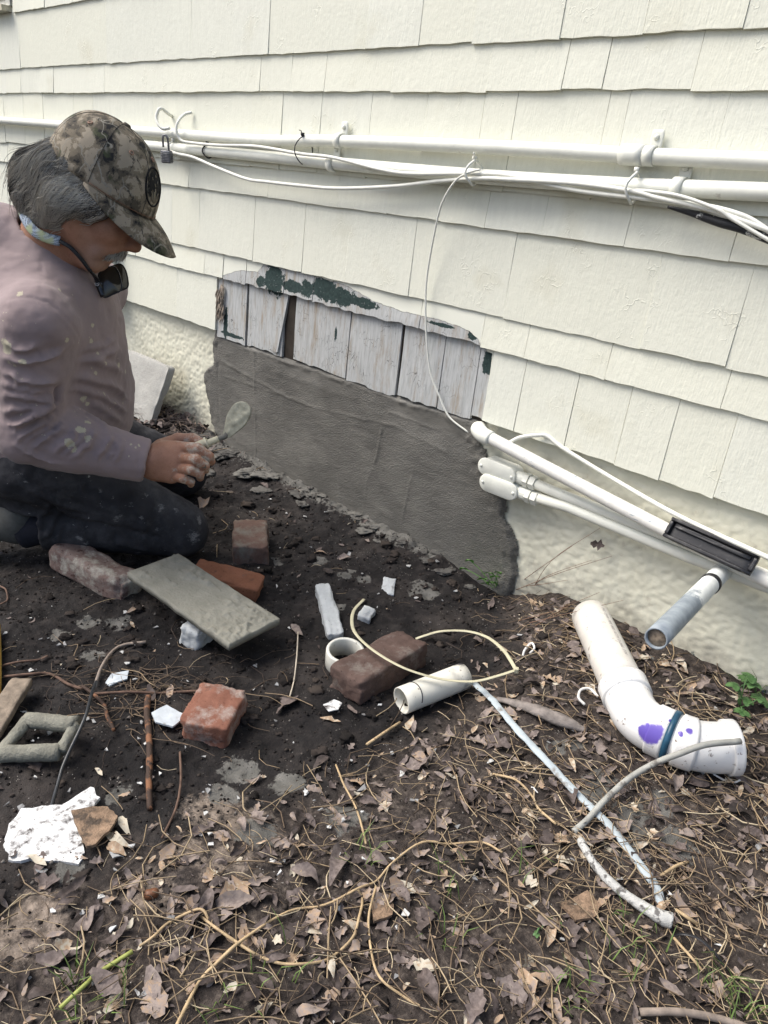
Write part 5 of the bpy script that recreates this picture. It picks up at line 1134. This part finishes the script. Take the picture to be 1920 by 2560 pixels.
# --- shirt
SHI = NB('shirt_cloth', .85, .2); p = SHI.pos(); c = SHI.ramp(SHI.noise(p, 9, 5, .6), (.3, (.235, .182, .178)), (.7, (.30, .235, .232)))
c = SHI.mix(SHI.rng(SHI.noise(SHI.scale(p, (1, 1, .7)), 24, 6, .72), .655, .675), c, (.42, .38, .27)); c = SHI.mix(SHI.rng(SHI.noise(p, 80, 3, .6), .71, .73), c, (.45, .41, .31)); c = SHI.mix(SHI.rng(SHI.ma('ADD', SHI.at('smear'), SHI.ma('MULTIPLY', SHI.ma('SUBTRACT', SHI.noise(p, 70, 5, .7), .5), 1.4)), .50, .60, 0, .85), c, (.46, .42, .30)); SHI.col(c)
SHI.bump(SHI.noise(p, 600, 2), .3, .0006); SHI.bump(SHI.noise(p, 40, 4), .25, .003); SHI.b.inputs['Sheen Weight'].default_value = .15
AXB = (FC, LF, UPZ); lo = np.min([SHR, ELR, PEL, WRR, HIR], 0)-.17; hi = np.max([SHL, NKB, WRR, BEL, ELL], 0)+np.array([.16, .16, .12])
f = Field(lo, hi, .0050)
tl = np.array(CHE-BEL); tl /= np.linalg.norm(tl); tf = FC-(FC@tl)*tl; tf /= np.linalg.norm(tf)
f.ell(CHE+.01*FC, AXB, (.140, .195, .215), .0); f.ell(BEL, AXB, (.158, .20, .18), .07); f.ell(UPC, AXB, (.108, .165, .12), .06); f.cone(SHR+.02*LF, SHL-.02*LF, .066, .066, .06); f.ell(PEL+np.array([0, 0, .02]), AXB, (.170, .205, .16), .06)
f.cone(NKB-.02*UPZ, NKB+.012*UPZ+.004*FC, .080, .068, .03)
f.cone(AT(92, 655, 1.66), AT(10, 622, 1.665), .072, .088, .04); f.cone(AT(10, 622, 1.665), AT(-80, 700, 1.70), .088, .10, .04)
f.cut(AT(90, 1188, 1.80), -np.array([0, 0, 1.])+.12*FC)
f.cone(SHR, ELR, .078, .064, .035); f.cone(ELR, ELR+.35*(WRR-ELR), .066, .062, .03); f.cone(ELR+.3*(WRR-ELR), WRR-.012*(WRR-ELR)/np.linalg.norm(WRR-ELR), .066, .050, .02)
f.cone(SHL, ELL, .075, .06, .03); f.cone(ELL, WRL, .062, .046, .02)
u = (WRR-ELR)/np.linalg.norm(WRR-ELR)
P = np.stack(np.meshgrid(*f.ax, indexing='ij'), -1); d1 = (P-(WRR-.006*u))@u; nearw = np.linalg.norm(P-WRR, axis=-1) < .09; f.D = np.where(nearw, np.maximum(f.D, d1), f.D).astype(np.float32); del P
f.cone(WRR-.03*u, WRR+.05*u, .034, .0355, .004, 's'); f.cone(NKB-.01*UPZ, NKB+.07*UPZ+.02*FC, .060, .064, .006, 's')
V, F = f.mesh(); V = smoothv(V, F, 2, .5)
q = lambda pts: [(a*.4219, b*.4219+640) for a, b in pts]
R_ = .0175
st_ = [(q(s_), a_, w_) for s_, a_, w_ in (
    ([(60, 1080), (200, 960), (340, 895)], R_, .011), ([(80, 1130), (260, 1010), (370, 960)], R_, .010), ([(200, 1160), (330, 1060), (420, 990)], R_, .010), ([(310, 1185), (420, 1100), (470, 1015)], R_, .009), ([(430, 1205), (530, 1110), (560, 1025)], R_, .009),
    ([(560, 1220), (640, 1120), (660, 1055)], R_*.8, .008), ([(690, 1240), (720, 1150), (725, 1085)], R_*.6, .008), ([(640, 1240), (690, 1140), (700, 1080)], R_*.5, .006), ([(370, 1200), (470, 1110), (520, 1020)], R_*.7, .007), ([(140, 1140), (300, 1030), (400, 970)], R_*.7, .007),
    ([(0, 600), (150, 645), (300, 620), (400, 560)], R_, .011), ([(0, 685), (150, 760), (280, 770), (370, 740)], R_*1.1, .012), ([(0, 830), (120, 855), (260, 865), (350, 850)], R_*1.1, .011), ([(0, 930), (150, 925), (330, 890)], R_, .011), ([(0, 520), (120, 565), (250, 545)], R_*.8, .010), ([(0, 760), (140, 815), (300, 820)], R_*.8, .010), ([(20, 1010), (120, 1010), (250, 940), (340, 885)], R_, .010),
    ([(360, 770), (350, 850), (345, 900)], -R_*1.4, .012), ([(480, 640), (600, 605), (720, 540)], R_*.9, .012), ([(440, 720), (560, 745), (700, 785), (765, 860)], R_, .012), ([(400, 790), (560, 815), (680, 870), (765, 930)], R_*.9, .010), ([(520, 620), (640, 645), (740, 690)], R_*.8, .010), ([(540, 860), (650, 930), (740, 1000)], R_*.7, .010), ([(500, 560), (620, 540), (710, 480)], R_*.6, .010), ([(420, 880), (560, 960), (650, 1040)], R_*.6, .010),
    ([(0, 250), (120, 236), (240, 246), (340, 300), (430, 400), (480, 490), (505, 600)], -.0028, .0042), ([(252, 0), (248, 110), (244, 240)], -.0022, .004), ([(840, 1100), (826, 1220), (800, 1340)], -.0025, .005), ([(0, 1170), (120, 1260), (300, 1290), (440, 1275)], -.0022, .004), ([(60, 1110), (200, 1200), (380, 1250)], R_*.6, .009))]
V = folds(V, F, st_)
V += vnorm(V, F)*(.0060*fbm(V*(1.2, 1.2, .6)+V[:, 2:3]*.5, 9, 2, 60)+.0028*fbm(V*(1, 1, 1.6), 22, 3, 61)+.0012*fbm(V, 60, 2, 62))[:, None]
def smear(V, F, spots):
    p2, z = pxv(V); N = vnorm(V, F); fc = ((V-CP)*N).sum(1) < 0; idf = np.where(fc)[0]; m = np.zeros(len(V))
    for px, py, r in spots:
        d = ((p2[idf]-(px, py))**2).sum(1); k = np.argsort(d)[:8]; q_ = V[idf[k[np.argmin(z[idf[k]])]]]; m = np.maximum(m, np.exp(-((V-q_)**2).sum(1)/r**2))
    return m*.9 + 0*m
shirt = mk('shirt', V, F, SHI.m, person); attr(shirt, 'smear', smear(V, F, [(205, 1072, .013), (222, 1096, .012), (175, 1112, .014), (188, 1126, .011), (328, 1108, .006), (338, 1114, .005), (350, 1112, .005), (10, 866, .018), (22, 880, .014), (50, 728, .010), (235, 815, .007), (232, 855, .008), (270, 905, .007), (300, 912, .009), (245, 935, .008), (265, 985, .009), (212, 1000, .010), (170, 855, .008), (316, 930, .008), (60, 900, .010), (150, 720, .006), (250, 880, .006), (225, 1010, .007)])); shirt['label'] = 'mauve-grey long-sleeved shirt spotted with dried plaster'
# --- trousers
PAN = NB('trouser_cloth', .88, .2); p = PAN.pos(); c = PAN.ramp(PAN.noise(p, 10, 5, .6), (.3, (.019, .019, .022)), (.7, (.045, .045, .051)))
c = PAN.mix(PAN.rng(PAN.noise(p, 14, 6, .7), .50, .74, 0, .55), c, (.10, .10, .105)); c = PAN.mix(PAN.rng(PAN.noise(PAN.scale(p, (1, 1, 1.5)), 45, 6, .75), .66, .70), c, (.42, .42, .41)); c = PAN.mix(PAN.rng(PAN.ma('ADD', PAN.at('smear'), PAN.ma('MULTIPLY', PAN.ma('SUBTRACT', PAN.noise(PAN.scale(p, (1, 1, 2.2)), 42, 6, .8), .5), 3.2)), .62, 1.15, 0, .6), c, (.30, .30, .30)); PAN.col(c); PAN.bump(PAN.noise(p, 500, 2), .3, .0006); PAN.bump(PAN.noise(p, 30, 4), .35, .004)
f = Field(np.min([HIR, KNR, KNL, ANL, ANR, HIL], 0)-.16, np.max([HIR, KNR, KNL, HIL, PEL], 0)+np.array([.13, .13, .12]), .0065)
f.ell(PEL+np.array([0, 0, -.015]), AXB, (.150, .185, .135), .0); f.cone(HIR, KNR+np.array([0, 0, .02]), .112, .072, .04); f.cone(KNR, ANR+.02*FC, .070, .060, .02); f.cone(HIL, KNL+np.array([0, 0, .02]), .112, .072, .04); f.cone(KNL, ANL, .070, .055, .02); f.cone(PEL-.06*FC-.03*UPZ, ANR+.04*UPZ, .12, .06, .04)
f.ell(KNR+.006*FC, AXB, (.074, .068, .076), .02); f.ell(KNL+.006*FC, AXB, (.074, .066, .076), .02)
P = np.stack(np.meshgrid(*f.ax, indexing='ij'), -1); ua = (ANR-KNR)/np.linalg.norm(ANR-KNR); d1 = (P-(ANR-.005*ua))@ua; nearw = (np.linalg.norm(P-ANR, axis=-1) < .10) & (P[..., 2] < ANR[2]+.055); f.D = np.where(nearw, np.maximum(f.D, d1), f.D).astype(np.float32); del P
f.cone(ANR-.03*ua, ANR+.06*ua, .046, .05, .004, 's')
V, F = f.mesh(); V = smoothv(V, F, 2, .5)
q = lambda pts: [(a*.1808, b*.1808+1100) for a, b in pts]
st_ = [(q(s_), a_*1.7, w_) for s_, a_, w_ in (([(1100, 520), (1300, 720), (1500, 850), (1620, 980)], -.006, .007), ([(1130, 560), (1200, 800), (1450, 960), (1630, 1050)], .004, .007), ([(560, 830), (800, 1020), (1100, 1150), (1400, 1200), (1650, 1260)], -.014, .016), ([(300, 640), (600, 790), (900, 930), (1300, 1060)], .006, .012), ([(700, 900), (570, 1130), (525, 1260)], .007, .009), ([(800, 1030), (710, 1250), (630, 1400)], .009, .010), ([(900, 1120), (830, 1300), (800, 1480)], .005, .010), ([(1200, 1220), (1180, 1400), (1250, 1550)], .005, .012), ([(1600, 1300), (1620, 1500)], -.005, .010), ([(1000, 1180), (960, 1350)], .005, .010), ([(600, 600), (900, 760), (1200, 880)], .004, .012), ([(1900, 900), (2000, 1100), (2050, 1300)], .006, .014), ([(2200, 1000), (2350, 1200), (2400, 1400)], .005, .014), ([(1700, 1250), (2000, 1350), (2300, 1420)], -.008, .014), ([(1500, 1400), (1800, 1500), (2100, 1560)], .006, .014))]
V = folds(V, F, st_); V += vnorm(V, F)*(.0050*fbm(V, 16, 3, 71)+.0018*fbm(V, 60, 2, 72))[:, None]; V[:, 2] = np.maximum(V[:, 2], .004+0*V[:, 2])
tro = mk('trousers', V, F, PAN.m, person); attr(tro, 'smear', smear(V, F, [(232, 1202, .012), (255, 1226, .010), (495, 1340, .030), (500, 1300, .018), (300, 1300, .02), (360, 1300, .010), (345, 1385, .014), (410, 1265, .018), (140, 1340, .010), (195, 1350, .016), (215, 1362, .012), (260, 1320, .008), (395, 1330, .008), (440, 1270, .01), (180, 1260, .006), (330, 1260, .012), (65, 1210, .010), (370, 1240, .010)])); tro['label'] = 'black work trousers smeared with paint'
# --- sock and shoes
SHO = simple('shoe_fabric', (.085, .085, .078), .8, .2, 60, .5, .001); SOL = simple('shoe_sole', (.12, .12, .115), .7, .2)
for an_, lab in ((ANR, 1), (ANL, 0)):
    V, F = tube(crom([an_+.05*FC, an_, an_-.05*FC-.012*UPZ], 4), [.046, .047, .05], 16); mk('sock', V, F, simple('sock_cloth', (.012, .013, .02), .9, .2, 80, .5, .001), person)
    f = Field(an_-np.array([.34, .34, .14]), an_+np.array([.12, .12, .16]), .006)
    heel = an_-.065*FC+.01*UPZ
    f.ell(heel, AXB, (.050, .046, .062), .0); f.cone(heel+.015*UPZ, heel-.12*FC-.035*UPZ, .045, .042, .03); f.cone(heel-.10*FC-.035*UPZ, heel-.20*FC-.045*UPZ, .044, .034, .03)
    V, F = f.mesh(); V = smoothv(V, F, 1); V[:, 2] = np.maximum(V[:, 2], .006); sh_ = mk('shoe', V, F, SHO, person)
    V, F = tube(crom([heel+.045*UPZ-.042*FC, heel-.055*FC+.06*UPZ-.06*FC, heel-.20*FC+.0*UPZ], 6), [.020, .024, .02], 10, True, None, .6); mk('sole', V, F, SOL, sh_)
# --- hair
f = Field(HO-.21, HO+.17, .005)
for s in (-.052, -.02, .02, .052):
    w_ = LF*s; o_ = -.004 if abs(s) > .04 else .008
    f.cone(AT(165, 425, 1.585)+w_, AT(95, 428, 1.60)+w_*.9, .052+o_, .034+o_, .02); f.cone(AT(190, 478, 1.585)+w_, AT(100, 482, 1.61)+w_*.8, .048+o_, .040+o_, .02); f.cone(AT(168, 520, 1.59)+w_, AT(120, 535, 1.62)+w_*.7, .036+o_, .034+o_, .02)
for s in (-1, 1):
    f.cone(hd(.036, s*.070, .022), hd(-.03, s*.074, -.012), .022, .032, .02); f.cone(hd(.045, s*.071, .015), hd(.03, s*.071, -.012), .014, .010, .01)
for s in (-1, 1): f.cone(hd(.035, s*.070, .045), hd(-.05, s*.068, .05), .014, .018, .01)
HF_ = f; V, F = f.mesh(); V = V+vnorm(V, F)*(.004*fbm(V, 40, 3, 5))[:, None]
HAB = NB('hair', .5, .4); p = HAB.pos(); HAB.col(HAB.ramp(HAB.at('tone'), (.0, (.010, .009, .009)), (.4, (.055, .051, .048)), (.65, (.20, .19, .172)), (1., (.55, .52, .46))))
hair = mk('hair', V, F, HAB.m, person); hair['label'] = 'wavy collar-length grey and black hair'
attr(hair, 'tone', np.clip(.36+.5*fbm(V, 30, 3, 3), 0, .55))
Nn = vnorm(V, F); rg = np.random.default_rng(4); pick = rg.integers(0, len(V), 8500); P = V[pick]+Nn[pick]*.001; ns = 11
S = [P.copy()]; wv = rg.uniform(0, 6.28, len(P)); lift = rg.uniform(.0004, .003, len(P))*(1+3.*(rg.random(len(P)) < .025)); L_ = rg.uniform(.6, 1.3, len(P)); clump = np.round(P*28)/28
for k in range(ns):
    g = HF_.grad(P); g /= np.linalg.norm(g, axis=1)[:, None]+1e-9
    sw = np.stack([fbm(clump*1., 14, 2, 11), fbm(clump, 14, 2, 12), fbm(clump, 14, 2, 13)], 1)
    d = -FC+np.array([0, 0, -.42])*(1+.15*k)+sw*.40+.75*np.sin(k*.75+fbm(P, 7, 2, 15)*4)[:, None]*UPZ
    d = d-g*((d*g).sum(1)[:, None])*.9; d /= np.linalg.norm(d, axis=1)[:, None]+1e-9; P = P+d*(.0085*L_)[:, None]
    dist = HF_.samp(P); P = P+g*((lift*(k+1)/ns*2.0-dist)*.7)[:, None]; S.append(P.copy())
S = np.array(S).transpose(1, 0, 2); n_, m_ = S.shape[:2]; Tn = np.gradient(S, axis=1); Tn /= np.linalg.norm(Tn, axis=2)[..., None]+1e-9
view = S-CP; B = np.cross(Tn, view); B /= np.linalg.norm(B, axis=2)[..., None]+1e-9; C3 = np.cross(B, Tn); w_ = np.linspace(1, .25, m_)[None, :, None]*.00095
VV = np.stack([S+B*w_, S-B*w_*.5+C3*w_*.9, S-B*w_*.5-C3*w_*.9], 2).reshape(-1, 3); i0 = (np.arange(n_)[:, None]*m_+np.arange(m_-1)[None])[..., None]*3
Fh = np.concatenate([np.stack([i0+k, i0+(k+1) % 3, i0+3+(k+1) % 3, i0+3+k], -1).reshape(-1, 4) for k in range(3)])
st = mk('hair_strands', VV, Fh, HAB.m, hair); st['kind'] = 'stuff'
r0 = S[:, 0]; lz = (r0-HO)@HU; lx = (r0-HO)@HF; tone = np.clip(.70+.75*fbm(r0, 30, 2, 8)+.42*np.exp(-((lz+.005)/.04)**2)*sst(-.14, -.03, lx)+rg.normal(0, .16, n_), .0, 1)
attr(st, 'tone', np.repeat(tone, m_*3))
# moustache
mb = []; rg = np.random.default_rng(9); items = []
for s in rg.uniform(-1, 1, 620):
    a = hd(.108-.022*s*s+rg.normal(0, .0012), s*.036, -.049-.010*s*s+rg.normal(0, .004)); dr = -HU*.9+HL*s*.9+HF*.12+rg.normal(0, .18, 3); L = rg.uniform(.009, .017); P = np.array([a, a+dr*L*.5+HF*.0015, a+dr*L-HF*.001])
    V, F = tube(P, [.0009, .0005], 3, False); items.append((V, np.array(F), float(np.clip(rg.normal(.85, .15), .2, 1))))
V = np.concatenate([i[0] for i in items]); N = np.cumsum([0]+[len(i[0]) for i in items[:-1]]); F = np.concatenate([i[1]+n for i, n in zip(items, N)]); o = mk('moustache', V, F, HAB.m, person); attr(o, 'tone', np.concatenate([np.full(len(i[0]), i[2]) for i in items])); o['kind'] = 'stuff'
# --- camouflage cap
cb_ = NB('camouflage_cloth', .85, .2); p = cb_.pos(); pw_ = cb_.n('VectorMath', {0: p, 1: cb_.n('VectorMath', {0: cb_.n('TexNoise', {'Vector': p, 'Scale': 30., 'Detail': 4.}).outputs['Color'], 1: (.03, .03, .03)}, operation='MULTIPLY').outputs[0]}, operation='ADD').outputs[0]
c = cb_.ramp(cb_.noise(pw_, 26, 5, .6), (.385, (.020, .020, .021)), (.40, (.068, .060, .048)), (.46, (.090, .078, .060)), (.475, (.155, .132, .098)), (.54, (.178, .150, .110)), (.555, (.285, .247, .190)))
c = cb_.mix(cb_.rng(cb_.noise(pw_, 17, 4), .60, .66, 0, .8), c, (.055, .065, .035)); c = cb_.mix(cb_.rng(cb_.noise(cb_.scale(pw_, (1, 1, 1.2)), 19, 5, .6), .66, .69, 0, .85), c, (.20, .12, .085))
br = cb_.n('TexVoronoi', {'Vector': cb_.scale(pw_, (1, 1, .45)), 'Scale': 24}, feature='DISTANCE_TO_EDGE').outputs[0]
c = cb_.mix(cb_.ma('MULTIPLY', cb_.rng(br, .03, .008), cb_.rng(cb_.noise(p, 15, 2), .5, .56)), c, (.24, .225, .19)); c = cb_.mix(cb_.rng(cb_.noise(cb_.scale(pw_, (3, 3, .8)), 30, 4, .7), .60, .63, 0, .8), c, (.022, .022, .022)); cb_.col(c)
cb_.bump(cb_.noise(p, 500, 2), .4, .0006); cb_.bump(cb_.noise(p, 45, 3), .3, .003); CAMO = cb_.m
CA, CB_, CH = .122, .094, .128
def dome(th, ps, k=1.):   # th azimuth from the front (+ = far side), ps from rim 0 to top pi/2
    x = CA*cos(th)*cos(ps)**.82; y = CB_*sin(th)*cos(ps)**.82; z = CH*sin(ps)**.95; x -= .014*sin(ps)
    return CAPC+k*(x*HF+y*HL+z*HU)-.004*HU
nt, npp = 96, 26; V = []
for j in range(npp):
    for i in range(nt):
        th = 2*pi*i/nt; ps = (j/(npp-1))**.95*pi/2*.995; seam = abs(((th/(2*pi)*6+.5) % 1)-.5); k = 1-.012*np.exp(-(seam/.03)**2)*(1-.6*j/npp)
        k += .010*float(fbm(np.array([[cos(th)*2, sin(th)*2, ps*1.5]]), 1.3, 2, 3)[0]); V.append(dome(th, ps, k))
F = [(j*nt+i, j*nt+(i+1) % nt, (j+1)*nt+(i+1) % nt, (j+1)*nt+i) for j in range(npp-1) for i in range(nt)]+[tuple((npp-1)*nt+i for i in range(nt))]
cap = mk('cap', V, F, CAMO, person); cap['label'] = 'camouflage baseball cap with a black oval emblem'; sm_ = cap.modifiers.new('thick', 'SOLIDIFY'); sm_.thickness = .003; sm_.offset = -1
V = []; nb, nr = 34, 12
for i in range(nb+1):
    ph = (i/nb-.5)*pi*1.04; e0 = dome(-ph, 0.0); cph = max(cos(ph), 0.0)**.55
    for j in range(nr+1):
        t = j/nr; L = .086*cph*t; y_ = sin(ph); V.append(e0+HF*(L*.90)-HU*(L*.40)-HU*(.022*(y_**2)*t*cph)-HU*.006*t*t+HU*.005*sin(pi*t)*cos(ph))
brim = mk('brim', V, gridmesh(nb+1, nr+1), CAMO, cap); sm_ = brim.modifiers.new('thick', 'SOLIDIFY'); sm_.thickness = .0035
V, F = tube([dome(-ph, .03, 1.006) for ph in np.linspace(-1.55, 1.55, 40)], .0008, 6); mk('brim_seam', V, F, simple('rust_thread', (.16, .085, .055), .8), cap)
V, F = lathe([(0, .004), (.006, .0035), (.0085, .001), (.0085, -.002)], 16); mk('button', (V[:, :1]*HF+V[:, 1:2]*HL+V[:, 2:]*HU)+dome(0, pi/2*.99)+HU*.001, F, CAMO, cap)
for th, ps in ((radians(-58), .85), (radians(-122), .85), (radians(-10), .95)):
    c_ = dome(th, ps, 1.004); n_ = c_-CAPC; n_ /= np.linalg.norm(n_); a_ = np.cross(n_, HU); a_ /= np.linalg.norm(a_); b_ = np.cross(n_, a_); V, F = tube([c_+.0042*(cos(t)*a_+sin(t)*b_) for t in np.linspace(0, 2*pi, 15)], .0013, 6); mk('eyelet', V, F, simple('eyelet_thread', (.30, .19, .14), .8), cap)
for sgn in range(6):
    th = (sgn+.5)*pi/3; V, F = tube([dome(th+.0, ps, 1.002) for ps in np.linspace(.03, 1.53, 20)], .0006, 5); mk('seam', V, F, simple('seam_thread', (.03, .03, .028), .9), cap)
EMB = simple('emblem_thread', (.008, .008, .009), .8, .2, 200, .6, .001)
eth, eps = radians(-17), .50
def emb(u, v, k=1.008): return dome(eth-u*.30, eps+v*.30, k)
mbm_ = MB(); mbm_.add(*tube([emb(cos(t), sin(t)) for t in np.linspace(0, 2*pi, 40)], .0020, 6))
for u0, v0, rr in ((-.1, .45, .42), (.3, .35, .36), (-.45, .3, .34), (.05, .1, .34), (.45, .02, .3), (-.55, -.02, .28), (-.4, -.35, .22), (.5, -.35, .22), (0., .72, .2)):
    n_ = 14; V = [emb(u0, v0, 1.012)]+[emb(u0+rr*cos(t)*(1+.18*sin(5*t+u0*9)), v0+rr*sin(t)*(1+.18*cos(4*t)), 1.009) for t in np.linspace(0, 2*pi, n_, endpoint=False)]; mbm_.add(V, [(0, 1+i, 1+(i+1) % n_) for i in range(n_)])
mbm_.build('emblem', EMB, cap)
mb_ = MB()
for pts in ([(0, -.85), (.03, -.5), (0, -.1)], [(-.1, -.8), (-.06, -.5), (-.08, -.25)], [(.12, -.8), (.1, -.5), (.13, -.3)], [(0, .0), (.1, .15)], [(-.3, .2), (-.35, .32)], [(.35, .3), (.42, .42)], [(-.1, .5), (-.05, .62)], [(-.45, -.3), (-.3, -.42), (-.2, -.7)], [(.45, -.3), (.32, -.45), (.24, -.7)]): mb_.add(*tube([emb(u, v, 1.015) for u, v in crom([(*a, 0) for a in pts], 4)[:, :2]], .0010, 5))
mb_.build('tree_stitching', simple('tan_thread', (.26, .225, .16), .8), cap)
# --- sunglasses on a woven cord
sg = empty('sunglasses', AT(262, 735, 1.60)); tag(sg, 'dark sunglasses hanging on a woven cord from the man\'s neck', 'sunglasses')
wv_ = NB('woven_cord', .8, .25); p = wv_.pos(); chk = wv_.n('TexChecker', {'Vector': p, 'Scale': 520., 1: (.50, .58, .68), 2: (.05, .07, .10)}).outputs[0]; wv_.col(wv_.mix(wv_.rng(wv_.noise(p, 30, 2), .5, .62), chk, (.38, .42, .26)))
def onneck(x, y, lift=.004):
    d = ray(x, y); best = None
    for t in np.linspace(1.35, 1.95, 240):
        q_ = CP+d*t
        if NECKF.samp(q_[None])[0] < lift: return q_
    return CP+d*1.6
NECKF = Field(HO-.3, HO+.25, .006); NECKF.cone(hd(-.035, 0, -.01), NKB, .064, .074, .035); NECKF.cone(NKB-.02*UPZ, NKB+.012*UPZ, .084, .072, .03); NECKF.cone(AT(92, 655, 1.66), AT(10, 622, 1.665), .076, .092, .04); NECKF.ell(UPC, AXB, (.112, .168, .124), .06); NECKF.ell(CHE+.01*FC, AXB, (.146, .20, .222), .06); NECKF.cone(SHR+.02*LF, SHL-.02*LF, .068, .068, .06); NECKF.cone(AT(168, 520, 1.59), AT(120, 535, 1.62), .04, .04, .02); NECKF.ell(hd(.045, 0, -.025), HAX, (.060, .062, .084), .03); NECKF.cone(hd(.0, -.060, -.045), hd(.058, -.030, -.096), .022, .020, .03); NECKF.cone(hd(.02, 0, -.075), NKB+.03*FC, .037, .058, .03)
P = crom([onneck(*q_) for q_ in ((50, 500), (55, 525), (68, 556), (88, 580), (118, 595), (150, 603))], 5); V, F = tube(P, .0105, 10, True, None, .3, [.67, -.74, .2]); mk('woven_strap', V, F, wv_.m, sg)
P2_ = [onneck(*q_) for q_ in ((150, 603), (175, 618), (199, 643), (225, 677))]; P = crom(P2_, 5); V, F = tube(P, [.0048, .0042], 8); mk('cord', V, F, simple('black_cord', (.02, .022, .025), .6, .4, 300), sg)
g0 = P2_[-1]; g1 = AT(246, 712, 1.655); g2 = AT(258, 742, 1.66)
V, F = tube(crom([g0, (g0+g1)/2+.004*FC, g1, g2], 5), [.0035, .005, .0065, .006], 8, True, None, .5, [.67, -.74, .2]); blkg = simple('gloss_black', (.010, .011, .014), .15, bump=0, spec=.5); arm_ = mk('temple_arm', V, F, blkg, sg)
lz = NB('tinted_lens', .06, .6); lz.col((.03, .027, .022))
for s in (0., .052):
    ol = [(247, 684), (262, 672), (283, 666), (296, 680), (303, 706), (302, 726), (284, 735), (263, 744), (251, 734), (245, 708)]; q4 = np.array([AT(a_, b_, 1.668+.0004*(a_-247)) for a_, b_ in ol])+LF*s; c_ = q4.mean(0); rim = crom(np.vstack([q4, q4[:1]]), 4)[:-1]; m_ = len(rim); V = []
    for k_ in (1., .66, .33): V += [c_+(q_-c_)*k_-FW*.008*(1-k_*k_) for q_ in rim]
    V.append(c_-FW*.009); F = [(l*m_+i_, l*m_+(i_+1) % m_, (l+1)*m_+(i_+1) % m_, (l+1)*m_+i_) for l in (0, 1) for i_ in range(m_)]+[(2*m_+i_, 2*m_+(i_+1) % m_, 3*m_) for i_ in range(m_)]; mk('lens', V, F, lz.m, sg)
    V, F = tube(np.vstack([rim, rim[:2]]), .0016, 6); mk('lens_rim', V, F, blkg, sg)
c_ = g1-FW*.008; n3 = -FW; V, F = tube([c_+.0045*(cos(t)*RT+sin(t)*UP) for t in np.linspace(0, 2*pi, 18)], .0006, 5); mb = MB(); mb.add(V, F); mb.add(*tube([c_-.002*RT+.002*UP, c_-.0008*RT-.002*UP, c_+.0008*RT+.002*UP, c_+.002*RT-.002*UP], .0006, 5)); mb.build('temple_emblem', simple('silver_print', (.6, .6, .62), .4, bump=0), arm_)
# --- trowel
tw = empty('trowel', hp(480, 1130, .0)); tag(tw, 'small round-tipped trowel loaded with mortar in the man\'s hand', 'trowel')
ha, hb, hc_, he = hp(425, 1150, -.002), hp(505, 1112, .010), hp(556, 1091, .018), hp(574, 1078, .02)
V, F = tube(crom([ha, hb, hp(520, 1108, .012), hp(546, 1097, .016)], 6), [.010, .012, .0115, .0085, .008], 14); mk('grip', V, F, simple('cream_handle', (.52, .48, .34), .5, .15, 40, .2, .0006, (.22, .20, .16), 50, (.6, .68)), tw)
t = np.linspace(.60, .68, 3)[:, None]; V, F = tube(hb*(1-.15)+hc_*.15+(hc_-hb)*np.linspace(0, .1, 3)[:, None], .0142, 14); mk('ferrule', V, F, simple('ferrule_plastic', (.6, .56, .42), .45, .1), tw)
V, F = tube(crom([hp(536, 1103, .014), hp(552, 1095, .017), hp(562, 1092, .019), hp(572, 1080, .02)], 4), [.007, .006, .006, .008], 10); mk('shank', V, F, MORT, tw)
A, B = hp(564, 1092, .02), hp(611, 1016, .01); ux = B-A; Lb = np.linalg.norm(ux)*1.12; ux /= np.linalg.norm(ux); uy = np.cross(ux, FW); uy /= np.linalg.norm(uy); un = np.cross(ux, uy); un = -un if un@FW > 0 else un
def blade(off, wmul, name, mat, lump):
    n1, n2 = 30, 15; V = []
    for i in range(n1):
        t = i/(n1-1); w_ = (.011+.0145*sst(.0, .55, t))*min(1, (t/.05+.2))*(sqrt(max(0, 1-((t-.68)/.32)**2)) if t > .68 else 1)*wmul
        for j in range(n2):
            s = j/(n2-1)*2-1; q_ = A+ux*t*Lb+uy*s*max(w_, .0004); l_ = lump*max(0, (.55+.9*float(fbm(q_[None], 55, 3, 4)[0])))*(1-s*s*.8)*min(1, t*8)*min(1, (1-t)*9) if lump else 0; V.append(q_+un*(off+l_))
    o_ = mk(name, V, gridmesh(n1, n2), mat, tw)
    if not lump: z_ = o_.modifiers.new('thick', 'SOLIDIFY'); z_.thickness = .0022
blade(0, 1., 'blade', simple('muddy_steel', (.34, .32, .24), .45, .3, 60, .3, .001, (.36, .33, .2), 40, (.6, .66)), 0); blade(.0024, .93, 'mortar_load', simple('trowel_mortar', (.42, .40, .30), .7, .25, 60, .5, .002), .006)
